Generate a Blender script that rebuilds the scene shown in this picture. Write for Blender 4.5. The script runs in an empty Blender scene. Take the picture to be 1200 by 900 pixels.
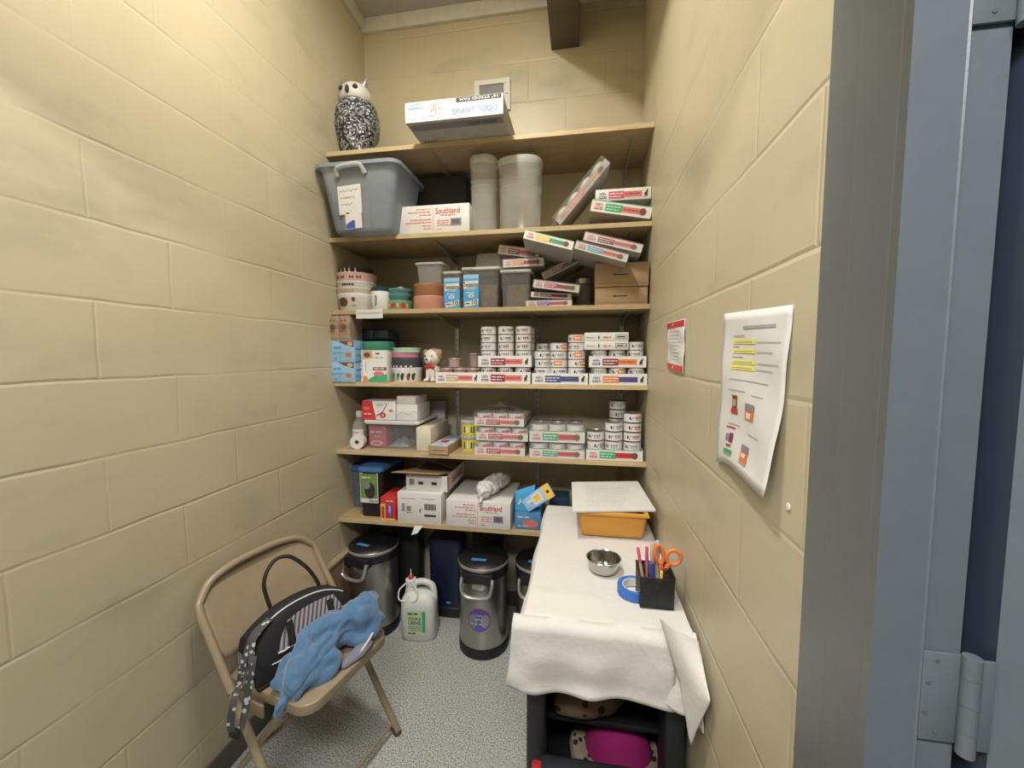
import bpy, bmesh, math, random
from mathutils import Vector, Matrix, noise
random.seed(7)
PI = math.pi
EYE = 1.478
# ---------------------------------------------------------------- camera, world, lights, exposure
F_PX, YAW, PITCH, ROLL = 470.45, 0.1664, 0.0727, -0.0008
_F = Vector((-math.sin(YAW)*math.cos(PITCH), math.cos(YAW)*math.cos(PITCH), -math.sin(PITCH)))
_R = _F.cross(Vector((0, 0, 1))).normalized()
_U = _R.cross(_F)
_R, _U = math.cos(ROLL)*_R+math.sin(ROLL)*_U, -math.sin(ROLL)*_R+math.cos(ROLL)*_U
cd = bpy.data.cameras.new('camera')
cam = bpy.data.objects.new('camera', cd)
bpy.context.scene.collection.objects.link(cam)
cd.sensor_fit = 'HORIZONTAL'; cd.sensor_width = 36.0; cd.lens = F_PX/1200*36
cd.clip_start = 0.02; cd.clip_end = 50
cam.matrix_world = Matrix(((_R.x, _U.x, -_F.x, 0), (_R.y, _U.y, -_F.y, 0), (_R.z, _U.z, -_F.z, EYE), (0, 0, 0, 1)))
sc = bpy.context.scene
sc.camera = cam
sc.view_settings.view_transform = 'Standard'
sc.view_settings.look = 'None'
sc.view_settings.gamma = 1
sc.view_settings.use_curve_mapping = False
sc.view_settings.exposure = 0.0
wd = bpy.data.worlds.new('world'); sc.world = wd; wd.use_nodes = True
wd.node_tree.nodes['Background'].inputs[0].default_value = (0.86, 0.93, 1.0, 1)
wd.node_tree.nodes['Background'].inputs[1].default_value = 0.07
def area(name, loc, rot, sx, sy, power, col):
    l = bpy.data.lights.new(name, 'AREA'); l.shape = 'RECTANGLE'; l.size = sx; l.size_y = sy
    l.energy = power; l.color = col
    o = bpy.data.objects.new(name, l); o.location = loc; o.rotation_euler = rot
    sc.collection.objects.link(o); return o
# the fluorescent fixture on the room's ceiling (its tube light) and the hallway ceiling light behind the camera
area('ceiling_tube_light', (-0.47, 0.84, 3.305), (0, 0, 0), 0.10, 0.42, 37, (1.0, 0.965, 0.89))
area('hallway_light', (-0.3, -0.62, 2.62), (math.radians(18), 0, 0), 1.2, 0.3, 46, (1.0, 0.965, 0.915))

# ---------------------------------------------------------------- helpers
def ray(u, v): return _F+_R*((u-600)/F_PX)-_U*((v-450)/F_PX)
def P(u, v, y):
    d = ray(u, v); t = y/d.y; return Vector((d.x*t, y, EYE+d.z*t))
def PX(u, v, x):
    d = ray(u, v); t = x/d.x; return Vector((x, d.y*t, EYE+d.z*t))
def PZ(u, v, z):
    d = ray(u, v); t = (z-EYE)/d.z; return Vector((d.x*t, d.y*t, z))
C = sc.collection
MATS = {}
def mat(name, col, rough=0.5, metal=0.0, var=0.06, scale=25.0, bump=0.0, bscale=60.0, coat=0.0, spec=0.5, stretch=(1, 1, 1), sheen=0.0):
    if name in MATS: return MATS[name]
    m = bpy.data.materials.new(name); m.use_nodes = True; nt = m.node_tree; b = nt.nodes['Principled BSDF']
    tc = nt.nodes.new('ShaderNodeTexCoord'); mp = nt.nodes.new('ShaderNodeMapping'); mp.inputs['Scale'].default_value = stretch
    nt.links.new(tc.outputs['Object'], mp.inputs['Vector'])
    n = nt.nodes.new('ShaderNodeTexNoise'); n.inputs['Scale'].default_value = scale; n.inputs['Detail'].default_value = 4
    nt.links.new(mp.outputs[0], n.inputs['Vector'])
    r = nt.nodes.new('ShaderNodeValToRGB')
    a = 1-var; c2 = 1+var
    r.color_ramp.elements[0].position = 0.3; r.color_ramp.elements[1].position = 0.7
    r.color_ramp.elements[0].color = (col[0]*a, col[1]*a, col[2]*a, 1)
    r.color_ramp.elements[1].color = (min(1, col[0]*c2), min(1, col[1]*c2), min(1, col[2]*c2), 1)
    nt.links.new(n.outputs['Fac'], r.inputs[0]); nt.links.new(r.outputs[0], b.inputs['Base Color'])
    b.inputs['Roughness'].default_value = rough; b.inputs['Metallic'].default_value = metal
    b.inputs['Specular IOR Level'].default_value = spec
    b.inputs['Coat Weight'].default_value = coat
    if sheen: b.inputs['Sheen Weight'].default_value = sheen
    if bump:
        n2 = nt.nodes.new('ShaderNodeTexNoise'); n2.inputs['Scale'].default_value = bscale; n2.inputs['Detail'].default_value = 5
        nt.links.new(mp.outputs[0], n2.inputs['Vector'])
        bp = nt.nodes.new('ShaderNodeBump'); bp.inputs['Strength'].default_value = bump; bp.inputs['Distance'].default_value = 0.004
        nt.links.new(n2.outputs['Fac'], bp.inputs['Height']); nt.links.new(bp.outputs[0], b.inputs['Normal'])
    MATS[name] = m; return m
def clear(name, col, opacity=0.25, rough=0.15, bump=0.0, bscale=40):
    if name in MATS: return MATS[name]
    m = mat(name, col, rough, bump=bump, bscale=bscale); nt = m.node_tree
    b = nt.nodes['Principled BSDF']; out = nt.nodes['Material Output']
    t = nt.nodes.new('ShaderNodeBsdfTransparent'); t.inputs[0].default_value = (0.96, 0.97, 0.97, 1)
    mx = nt.nodes.new('ShaderNodeMixShader'); mx.inputs[0].default_value = opacity
    nt.links.new(t.outputs[0], mx.inputs[1]); nt.links.new(b.outputs[0], mx.inputs[2]); nt.links.new(mx.outputs[0], out.inputs[0])
    return m
class Fr:      # a 2D drawing frame on a face
    def __init__(s, o, r, u, off=0.0006):
        s.o = Vector(o); s.r = Vector(r).normalized(); s.u = Vector(u).normalized(); s.n = s.r.cross(s.u); s.off = off
    def p(s, x, y, k=1): return s.o+s.r*x+s.u*y+s.n*(s.off*k)
class MB:
    def __init__(s): s.v = []; s.f = []; s.mi = []; s.mats = []; s.sm = []; s.M = Matrix.Identity(4)
    def m(s, mt):
        if mt not in s.mats: s.mats.append(mt)
        return s.mats.index(mt)
    def add(s, vs, fs, mt, smooth=False):
        b = len(s.v); s.v += [s.M @ Vector(v) for v in vs]; i = s.m(mt)
        for f in fs: s.f.append([b+k for k in f]); s.mi.append(i); s.sm.append(smooth)
    def box(s, x0, x1, y0, y1, z0, z1, mt, r=0.0, seg=2, mats6=None):
        vs = [(x0,y0,z0),(x1,y0,z0),(x1,y1,z0),(x0,y1,z0),(x0,y0,z1),(x1,y0,z1),(x1,y1,z1),(x0,y1,z1)]
        fs = [(3,2,1,0),(4,5,6,7),(0,1,5,4),(1,2,6,5),(2,3,7,6),(3,0,4,7)]
        if r <= 0:
            if mats6:
                for k, f in enumerate(fs): s.add(vs, [f], mats6.get(k, mt))
            else: s.add(vs, fs, mt)
            return
        s.hull(vs, fs, mt, r, seg)
    def hull(s, vs, fs, mt, r=0.0, seg=2):
        bm = bmesh.new(); bv = [bm.verts.new(v) for v in vs]
        for f in fs: bm.faces.new([bv[k] for k in f])
        bmesh.ops.recalc_face_normals(bm, faces=bm.faces)
        if r > 0: bmesh.ops.bevel(bm, geom=list(bm.edges), offset=r, segments=seg, affect='EDGES', profile=0.5, clamp_overlap=True)
        bm.verts.index_update()
        s.add([v.co.copy() for v in bm.verts], [[v.index for v in f.verts] for f in bm.faces], mt, smooth=(r > 0 and seg > 1)); bm.free()
    def prism(s, pts, y0, y1, mt, r=0.0, seg=2, axis='y'):
        # outline (x,z) extruded along y
        n = len(pts)
        mk = {'y': lambda a, b, t: (a, t, b), 'x': lambda a, b, t: (t, a, b), 'z': lambda a, b, t: (a, b, t)}[axis]
        vs = [mk(a, b, y0) for a, b in pts]+[mk(a, b, y1) for a, b in pts]
        fs = [list(range(n)), list(range(2*n-1, n-1, -1))]+[(i, i+n, (i+1) % n+n, (i+1) % n) for i in range(n)]
        s.hull(vs, fs, mt, r, seg)
    def lathe(s, prof, mt, c=(0, 0, 0), n=28, sx=1.0, sy=1.0, a0=0, a1=2*PI, pw=2.0):
        full = abs(a1-a0-2*PI) < 1e-6; cols = n if full else n+1; vs = []
        for r, z in prof:
            for i in range(cols):
                a = a0+(a1-a0)*i/n; ca, sa = math.cos(a), math.sin(a)
                if pw != 2: ca = math.copysign(abs(ca)**(2/pw), ca); sa = math.copysign(abs(sa)**(2/pw), sa)
                vs.append((c[0]+r*sx*ca, c[1]+r*sy*sa, c[2]+z))
        fs = []
        for j in range(len(prof)-1):
            for i in range(n):
                i2 = (i+1) % cols if full else i+1
                fs.append((j*cols+i, j*cols+i2, (j+1)*cols+i2, (j+1)*cols+i))
        s.add(vs, fs, mt, True)
    def disc(s, r, z, mt, c=(0, 0, 0), n=28, sx=1, sy=1, up=True):
        vs = [(c[0]+r*sx*math.cos(2*PI*i/n), c[1]+r*sy*math.sin(2*PI*i/n), c[2]+z) for i in range(n)]
        s.add(vs, [list(range(n)) if up else list(range(n-1, -1, -1))], mt)
    def tube(s, pts, r, mt, n=10, closed=False, flat=None, caps=True):
        pts = [Vector(p) for p in pts]; N = len(pts); vs = []
        rr = r if isinstance(r, (list, tuple)) else [r]*N; prev = None
        for i, p in enumerate(pts):
            a = pts[(i-1) % N] if (closed or i > 0) else p; b = pts[(i+1) % N] if (closed or i < N-1) else p
            t = (b-a).normalized()
            if prev is None:
                q = Vector((0, 0, 1)) if abs(t.z) < 0.9 else Vector((1, 0, 0)); n1 = t.cross(q).normalized()
            else: n1 = (prev-t*prev.dot(t)).normalized()
            prev = n1; n2 = t.cross(n1)
            for k in range(n):
                w = 2*PI*k/n; fx, fy = (1, 1) if flat is None else flat
                vs.append(p+n1*math.cos(w)*rr[i]*fx+n2*math.sin(w)*rr[i]*fy)
        fs = []
        for i in range(N if closed else N-1):
            j = (i+1) % N
            for k in range(n): fs.append((i*n+k, i*n+(k+1) % n, j*n+(k+1) % n, j*n+k))
        if caps and not closed: fs += [list(range(n-1, -1, -1)), [(N-1)*n+k for k in range(n)]]
        s.add(vs, fs, mt, True)
    def ribbon(s, pts, w, wd, mt, th=0.002):
        # flat strap: pts list, wd = width direction
        pts = [Vector(p) for p in pts]; wd = Vector(wd).normalized(); vs = []
        for i, p in enumerate(pts):
            t = (pts[min(i+1, len(pts)-1)]-pts[max(i-1, 0)]).normalized(); n = t.cross(wd).normalized()*th/2
            for q in (wd*w/2+n, -wd*w/2+n, -wd*w/2-n, wd*w/2-n): vs.append(p+q)
        fs = []
        for i in range(len(pts)-1):
            for k in range(4): fs.append((i*4+k, i*4+(k+1) % 4, i*4+4+(k+1) % 4, i*4+4+k))
        fs += [(3, 2, 1, 0), tuple((len(pts)-1)*4+k for k in range(4))]
        s.add(vs, fs, mt, False)
    def grid(s, fn, nu, nv, mt, smooth=True, closeu=False):
        vs = [fn(i/nu, j/nv) for j in range(nv+1) for i in range(nu+1)]
        s.add(vs, [(j*(nu+1)+i, j*(nu+1)+i+1, (j+1)*(nu+1)+i+1, (j+1)*(nu+1)+i) for j in range(nv) for i in range(nu)], mt, smooth)
    def ell(s, c, r, mt, n=20, m=12, M=None):
        vs = []; c = Vector(c)
        for j in range(m+1):
            t = PI*j/m
            for i in range(n):
                a = 2*PI*i/n; q = Vector((r[0]*math.sin(t)*math.cos(a), r[1]*math.sin(t)*math.sin(a), r[2]*math.cos(t)))
                vs.append(c+(M @ q if M else q))
        s.add(vs, [(j*n+i, (j+1)*n+i, (j+1)*n+(i+1) % n, j*n+(i+1) % n) for j in range(m) for i in range(n)], mt, True)
    # 2D drawing
    def rect(s, fr, x0, y0, x1, y1, mt, k=1): s.add([fr.p(x0, y0, k), fr.p(x1, y0, k), fr.p(x1, y1, k), fr.p(x0, y1, k)], [(0, 1, 2, 3)], mt)
    def poly(s, fr, pts, mt, k=1): s.add([fr.p(x, y, k) for x, y in pts], [list(range(len(pts)))], mt)
    def oval(s, fr, cx, cy, rx, ry, mt, k=1, n=14): s.poly(fr, [(cx+rx*math.cos(2*PI*i/n), cy+ry*math.sin(2*PI*i/n)) for i in range(n)], mt, k)
    def line(s, fr, pts, w, mt, k=2):
        for (a, b), (c, d) in zip(pts[:-1], pts[1:]):
            l = math.hypot(c-a, d-b) or 1e-6; nx, ny = -(d-b)/l*w/2, (c-a)/l*w/2
            s.poly(fr, [(a-nx, b-ny), (c-nx, d-ny), (c+nx, d+ny), (a+nx, b+ny)], mt, k)
    def scrib(s, fr, x0, x1, y, h, mt, k=2, rng=random):
        # one line of small print: broken word-like strips
        x = x0
        while x < x1-h*0.6:
            w = min(h*rng.uniform(1.2, 4.0), x1-x); s.rect(fr, x, y-h*0.32, x+w, y+h*0.32, mt, k); x += w+h*0.55
    def hand(s, fr, x0, x1, y, h, mt, k=2, rng=random):
        x = x0; pts = []
        while x < x1:
            pts.append((x, y+rng.uniform(-.5, .5)*h)); x += h*rng.uniform(.18, .4)
        s.line(fr, pts, h*0.12, mt, k)
    def text(s, fr, txt, x, y, h, mt, w=None, k=2, ang=0.0, align='CENTER'):
        vs, fs, x0, x1, y0, y1 = txtmesh(txt)
        sy = h/0.7; sx = sy if w is None else w/max(x1-x0, 1e-6)
        cx = (x0+x1)/2 if align == 'CENTER' else x0
        ca, sa = math.cos(ang), math.sin(ang); out = []
        for a, b in vs:
            p, q = (a-cx)*sx, (b-0.35)*sy
            out.append(fr.p(x+p*ca-q*sa, y+p*sa+q*ca, k))
        s.add(out, fs, mt)
    def build(s, name, parent=None, loc=None, rot=None, **kw):
        me = bpy.data.meshes.new(name); me.from_pydata([tuple(v) for v in s.v], [], s.f)
        for m_ in s.mats: me.materials.append(m_)
        me.polygons.foreach_set('material_index', s.mi); me.polygons.foreach_set('use_smooth', s.sm); me.update()
        if any(s.sm):
            try: me.set_sharp_from_angle(angle=math.radians(40))
            except Exception: pass
        o = bpy.data.objects.new(name, me); C.objects.link(o)
        if parent: o.parent = parent
        if loc is not None: o.location = loc
        if rot is not None: o.rotation_euler = rot
        for a, b in kw.items(): o[a] = b
        return o
_tx = {}
def txtmesh(t):
    if t in _tx: return _tx[t]
    cu = bpy.data.curves.new('t', 'FONT'); cu.body = t; cu.resolution_u = 2; cu.offset = 0.012
    ob = bpy.data.objects.new('t', cu); me = ob.to_mesh()
    vs = [(v.co.x, v.co.y) for v in me.vertices]; fs = [list(p.vertices) for p in me.polygons]
    xs = [v[0] for v in vs]; ys = [v[1] for v in vs]
    _tx[t] = (vs, fs, min(xs), max(xs), min(ys), max(ys)); ob.to_mesh_clear()
    bpy.data.objects.remove(ob); bpy.data.curves.remove(cu); return _tx[t]
def tag(o, label, cat, group=None):
    o['label'] = label; o['category'] = cat
    if group: o['group'] = group
    return o
def thing(name, label, cat, loc=(0, 0, 0), rot=(0, 0, 0), group=None):
    o = bpy.data.objects.new(name, None); C.objects.link(o); o.location = loc; o.rotation_euler = rot
    o.empty_display_size = 0.02
    return tag(o, label, cat, group)
def dup(root, loc, label, rot=None, group=None):
    r = root.copy(); C.objects.link(r); r.location = loc; r['label'] = label
    if rot: r.rotation_euler = rot
    if group: r['group'] = group
    for ch in list(root.children):
        c = ch.copy(); C.objects.link(c); c.parent = r
        for g in list(ch.children):
            d = g.copy(); C.objects.link(d); d.parent = c
    return r
def struct(mb, name): return mb.build(name, kind='structure')
def bez(pts, n=8, closed=False):
    # Catmull-Rom through pts
    pts = [Vector(p) for p in pts]; out = []; N = len(pts)
    for i in range(N if closed else N-1):
        g = (lambda k: pts[k % N]) if closed else (lambda k: pts[max(0, min(N-1, k))])
        a, b, c, d = g(i-1), g(i), g(i+1), g(i+2)
        for j in range(n):
            t = j/n; out.append(0.5*((2*b)+(c-a)*t+(2*a-5*b+4*c-d)*t*t+(3*b-a-3*c+d)*t**3))
    if not closed: out.append(pts[-1])
    return out
# ---------------------------------------------------------------- materials
def wall_mat(name, col, axis, off):
    m = mat(name, col, 0.42, var=0.035, scale=3.0); nt = m.node_tree; b = nt.nodes['Principled BSDF']; L = nt.links
    N = nt.nodes.new
    g = N('ShaderNodeNewGeometry'); sp = N('ShaderNodeSeparateXYZ'); L.new(g.outputs['Position'], sp.inputs[0])
    ns = N('ShaderNodeTexNoise'); ns.inputs['Scale'].default_value = 6.0; L.new(g.outputs['Position'], ns.inputs['Vector'])
    def mth(op, a, bb, c=None):
        q = N('ShaderNodeMath'); q.operation = op
        for i, x in enumerate((a, bb, c)):
            if x is None: continue
            if isinstance(x, (int, float)): q.inputs[i].default_value = x
            else: L.new(x, q.inputs[i])
        return q.outputs[0]
    wob = mth('MULTIPLY', mth('SUBTRACT', ns.outputs['Fac'], 0.5), 0.010)
    H, W = 0.2032, 0.4064
    hz = mth('DIVIDE', mth('ADD', mth('SUBTRACT', sp.outputs['Z'], 1.820-9*H), wob), H)
    row = mth('FLOOR', hz, None); fz = mth('SUBTRACT', hz, row)
    dz = mth('MULTIPLY', mth('MINIMUM', fz, mth('SUBTRACT', 1.0, fz)), H)
    par = mth('MODULO', row, 2.0)
    hx = mth('DIVIDE', mth('ADD', mth('SUBTRACT', sp.outputs[axis], off), wob), W)
    hx2 = mth('ADD', hx, mth('MULTIPLY', par, 0.5)); fx = mth('FRACT', hx2, None)
    dx = mth('MULTIPLY', mth('MINIMUM', fx, mth('SUBTRACT', 1.0, fx)), W)
    # horizontal joints strong, vertical weaker, both broken up by noise
    n3 = N('ShaderNodeTexNoise'); n3.inputs['Scale'].default_value = 2.3; n3.inputs['Detail'].default_value = 3; L.new(g.outputs['Position'], n3.inputs['Vector'])
    amp = mth('SMOOTH_MIN', mth('MAXIMUM', mth('MULTIPLY', mth('SUBTRACT', n3.outputs['Fac'], 0.33), 4.0), 0.12), 1.0, 0.1)
    gz = mth('MULTIPLY', mth('MAXIMUM', mth('SUBTRACT', 1.0, mth('DIVIDE', dz, 0.0065)), 0.0), amp)
    gx = mth('MULTIPLY', mth('MAXIMUM', mth('SUBTRACT', 1.0, mth('DIVIDE', dx, 0.005)), 0.0), mth('MULTIPLY', amp, 0.7))
    groove = mth('MAXIMUM', gz, gx)
    n4 = N('ShaderNodeTexNoise'); n4.inputs['Scale'].default_value = 55; n4.inputs['Detail'].default_value = 6; L.new(g.outputs['Position'], n4.inputs['Vector'])
    n5 = N('ShaderNodeTexNoise'); n5.inputs['Scale'].default_value = 7; n5.inputs['Detail'].default_value = 3; L.new(g.outputs['Position'], n5.inputs['Vector'])
    hgt = mth('ADD', mth('ADD', mth('MULTIPLY', groove, -0.003), mth('MULTIPLY', n4.outputs['Fac'], 0.0007)), mth('MULTIPLY', n5.outputs['Fac'], 0.0035))
    bp = N('ShaderNodeBump'); bp.inputs['Strength'].default_value = 0.55; bp.inputs['Distance'].default_value = 1.0
    L.new(hgt, bp.inputs['Height']); L.new(bp.outputs[0], b.inputs['Normal'])
    # scuffs: wide faint grey smears
    mp2 = N('ShaderNodeMapping'); mp2.inputs['Scale'].default_value = (1.3, 1.3, 3.0); L.new(g.outputs['Position'], mp2.inputs['Vector'])
    n6 = N('ShaderNodeTexNoise'); n6.inputs['Scale'].default_value = 2.2; n6.inputs['Detail'].default_value = 5; L.new(mp2.outputs[0], n6.inputs['Vector'])
    sf = mth('MULTIPLY', mth('MAXIMUM', mth('SUBTRACT', n6.outputs['Fac'], 0.56), 0.0), 2.0)
    mx = N('ShaderNodeMix'); mx.data_type = 'RGBA'; L.new(sf, mx.inputs[0])
    src = b.inputs['Base Color'].links[0].from_socket; L.new(src, mx.inputs[6]); mx.inputs[7].default_value = (0.22, 0.21, 0.17, 1)
    L.new(mx.outputs[2], b.inputs['Base Color']); return m
WALLC = (0.51, 0.45, 0.305)
M_WL = wall_mat('block_paint_left', WALLC, 'Y', 1.05)
M_WR = wall_mat('block_paint_right', WALLC, 'Y', 1.00)
M_WB = wall_mat('block_paint_back', WALLC, 'X', 0.12)
def floor_mat():
    m = mat('speckled_floor', (0.36, 0.375, 0.35), 0.38, var=0.04, scale=3); nt = m.node_tree; b = nt.nodes['Principled BSDF']
    g = nt.nodes.new('ShaderNodeNewGeometry'); n = nt.nodes.new('ShaderNodeTexNoise'); n.inputs['Scale'].default_value = 170; n.inputs['Detail'].default_value = 2
    nt.links.new(g.outputs['Position'], n.inputs['Vector'])
    r = nt.nodes.new('ShaderNodeValToRGB'); e = r.color_ramp.elements
    e[0].position = 0.36; e[0].color = (0.17, 0.18, 0.165, 1); e[1].position = 0.62; e[1].color = (0.56, 0.58, 0.55, 1)
    k = r.color_ramp.elements.new(0.47); k.color = (0.37, 0.385, 0.36, 1)
    nt.links.new(n.outputs['Fac'], r.inputs[0]); nt.links.new(r.outputs[0], b.inputs['Base Color']); return m
M_FLOOR = floor_mat()
M_CEIL = mat('ceiling_paint', (0.42, 0.41, 0.38), 0.8, bump=0.2)
M_TRIMW = mat('white_trim_paint', (0.62, 0.61, 0.57), 0.5)
M_BEAM = mat('brown_beam_paint', (0.09, 0.07, 0.05), 0.6)
M_PLY = mat('shelf_face_board', (0.40, 0.29, 0.165), 0.55, var=0.13, scale=14, stretch=(1, 6, 8), bump=0.05)
M_PLYE = mat('shelf_edge_wood', (0.50, 0.38, 0.215), 0.5, var=0.2, scale=10, stretch=(1.2, 8, 30))
M_GREY = mat('grey_paint_shaded', (0.135, 0.15, 0.15), 0.42, var=0.03, bump=0.12, bscale=90)  # the one grey paint, with the shade of the jamb reveal in its colour
M_GREYB = mat('grey_paint_lit', (0.155, 0.185, 0.215), 0.36, var=0.03, bump=0.10, bscale=70)  # same grey paint, lighter and bluer where hallway light falls on it
M_NAVYD = mat('dark_glossy_door_paint', (0.028, 0.04, 0.065), 0.25, var=0.05)
M_WHITE = mat('white_card', (0.68, 0.67, 0.65), 0.55, var=0.03)
M_WHITE2 = mat('white_gloss_plastic', (0.72, 0.73, 0.73), 0.3, var=0.02)
M_GREYC = mat('grey_card', (0.40, 0.39, 0.37), 0.6)
M_CARD = mat('brown_cardboard', (0.40, 0.27, 0.16), 0.75, var=0.06, scale=12)
M_CARDD = mat('brown_cardboard_inside', (0.25, 0.165, 0.10), 0.85)
M_BLK = mat('black_plastic', (0.012, 0.012, 0.014), 0.42, bump=0.05)
M_BLKM = mat('matt_black_card', (0.022, 0.022, 0.024), 0.7)
M_INK = mat('black_print', (0.03, 0.03, 0.035), 0.6)
M_INKG = mat('grey_print', (0.22, 0.22, 0.24), 0.6)
M_RED = mat('red_print', (0.55, 0.035, 0.04), 0.45)
M_PINKR = mat('pink_red_print', (0.62, 0.16, 0.14), 0.5)
M_MAR = mat('maroon_print', (0.24, 0.03, 0.06), 0.5)
M_ROSE = mat('rose_print', (0.55, 0.09, 0.17), 0.5)
M_ORA = mat('orange_print', (0.72, 0.20, 0.05), 0.5)
M_YEL = mat('yellow_print', (0.75, 0.50, 0.08), 0.5)
M_HI = mat('yellow_highlighter', (0.80, 0.76, 0.12), 0.6)
M_GRN = mat('green_print', (0.04, 0.36, 0.17), 0.5)
M_BLU = mat('blue_print', (0.04, 0.22, 0.55), 0.5)
M_BLUE2 = mat('bright_blue_print', (0.07, 0.37, 0.72), 0.45)
M_NAVY = mat('navy_print', (0.05, 0.07, 0.25), 0.5)
M_PURP = mat('purple_print', (0.16, 0.08, 0.38), 0.45)
M_BRN = mat('brown_print', (0.16, 0.06, 0.03), 0.6)
M_TAN = mat('tan_print', (0.52, 0.36, 0.22), 0.6)
M_LBLUE = mat('light_blue_print', (0.30, 0.52, 0.78), 0.5)
M_STEEL = mat('brushed_steel', (0.42, 0.41, 0.39), 0.30, 0.95, var=0.05, scale=60, stretch=(1, 1, .03))
M_STEELB = mat('bright_steel', (0.66, 0.66, 0.65), 0.22, 1.0)
M_SILV = mat('silver_plastic', (0.48, 0.48, 0.47), 0.32, 0.6)
M_TIN = mat('tin_rim', (0.62, 0.62, 0.61), 0.3, 0.9)
M_CANW = mat('white_can_label', (0.66, 0.655, 0.64), 0.4, var=0.04)
M_WRAP = clear('shrink_film', (0.75, 0.73, 0.73), 0.13, 0.12, bump=0.9, bscale=45)
M_CLEAR = clear('clear_container_plastic', (0.74, 0.74, 0.73), 0.27, 0.16)
M_CLEARG = clear('smoky_container_plastic', (0.40, 0.41, 0.42), 0.26, 0.2)
M_FROST = clear('frosted_lid_plastic', (0.64, 0.65, 0.65), 0.6, 0.35)
M_TOTE = clear('grey_tote_plastic', (0.27, 0.31, 0.37), 0.80, 0.30)
M_TAPEB = mat('blue_painter_tape', (0.07, 0.22, 0.55), 0.6)
M_TAPEW = mat('white_tape', (0.75, 0.75, 0.74), 0.5)
# ---------------------------------------------------------------- room shell
XL, YB, XR, YS = -1.2272, 2.242, 0.3033, 1.852
ZC = 3.36
YE = 0.584
b = MB(); b.box(XL-.15, 2.2, -2.6, YB+.15, -.1, 0, M_FLOOR); struct(b, 'floor')
b = MB(); b.box(XL-.15, XL, -2.6, YB+.15, 0, ZC+.1, M_WL); struct(b, 'wall_left')
b = MB(); b.box(XL, XR, YB, YB+.15, 0, ZC+.1, M_WB); struct(b, 'wall_back')
b = MB(); b.box(XR, XR+.19, YE, YB+.15, 0, ZC+.1, M_WR); struct(b, 'wall_right')
b = MB(); b.box(XL, XR, .46, YB, ZC, ZC+.1, M_CEIL); struct(b, 'ceiling')
b = MB(); b.box(XL, XR+1.5, .47, .60, 2.16, ZC, M_WR); b.box(.50, XR+1.5, .47, .60, 0, 2.16, M_WR); struct(b, 'wall_front')
b = MB()
b.box(XL, XR, YB-.022, YB, ZC-.075, ZC, M_TRIMW, .003); b.box(XL, XL+.022, .61, YB-.022, ZC-.06, ZC, M_TRIMW, .003)
struct(b, 'trim_1')
b = MB(); zb = EYE+1.598; b.box(-.165, -.019, .601, YB-.001, zb, ZC, M_BEAM, .004); struct(b, 'trim_2')
b = MB(); b.box(XL, XL+.008, .6, YB, 0, .09, mat('baseboard_rubber', (0.10, 0.09, 0.075), 0.5), .002); struct(b, 'baseboard_left')
b = MB(); b.box(XR-.008, XR, YE+.03, YB, 0, .09, MATS['baseboard_rubber'], .002); struct(b, 'baseboard_right')
b = MB(); b.box(XL+.008, XR-.008, YB-.008, YB, 0, .09, MATS['baseboard_rubber'], .002); struct(b, 'baseboard_back')
# ceiling fixture housing above its light
o = MB(); o.box(-.56, -.38, .61, 1.07, 3.31, 3.36, M_TRIMW, .006); fx = tag(o.build('ceiling_light'), 'long white strip light fixture on the ceiling', 'light')
# door frame: stepped jamb profile (plan points) swept upwards
def kx(u, y): return P(u, 450, y).x
Z0, Z1 = 0.0, 2.9
prof = [(XR, YE), (XR, YE-.002), (kx(985, .520), .520), (kx(987, .517), .517), (kx(1030, .455), .455), (kx(1032, .453), .453), (kx(1042, .440), .440)]
b = MB()
def strip(b, pts, mt):
    for (x0, y0), (x1, y1) in zip(pts[:-1], pts[1:]):
        b.add([(x0, y0, Z0), (x1, y1, Z0), (x1, y1, Z1), (x0, y0, Z1)], [(0, 1, 2, 3)], mt)
yf = .440
strip(b, prof, M_GREY)
xD, xE, xF = kx(1042, yf), kx(1105, yf), kx(1155, yf)
strip(b, [(xD, yf), (xE-.0015, yf), (xE, yf-.0012), (xE+.0008, yf+.0025), (xF, yf+.0025)], M_GREYB)
strip(b, [(xF, yf+.0025), (xF+.002, yf+.10), (XR+.19, YE)], M_GREY)
strip(b, [(XR+.19, YE), (XR, YE)], M_GREY)
struct(b, 'door_1')
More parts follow.
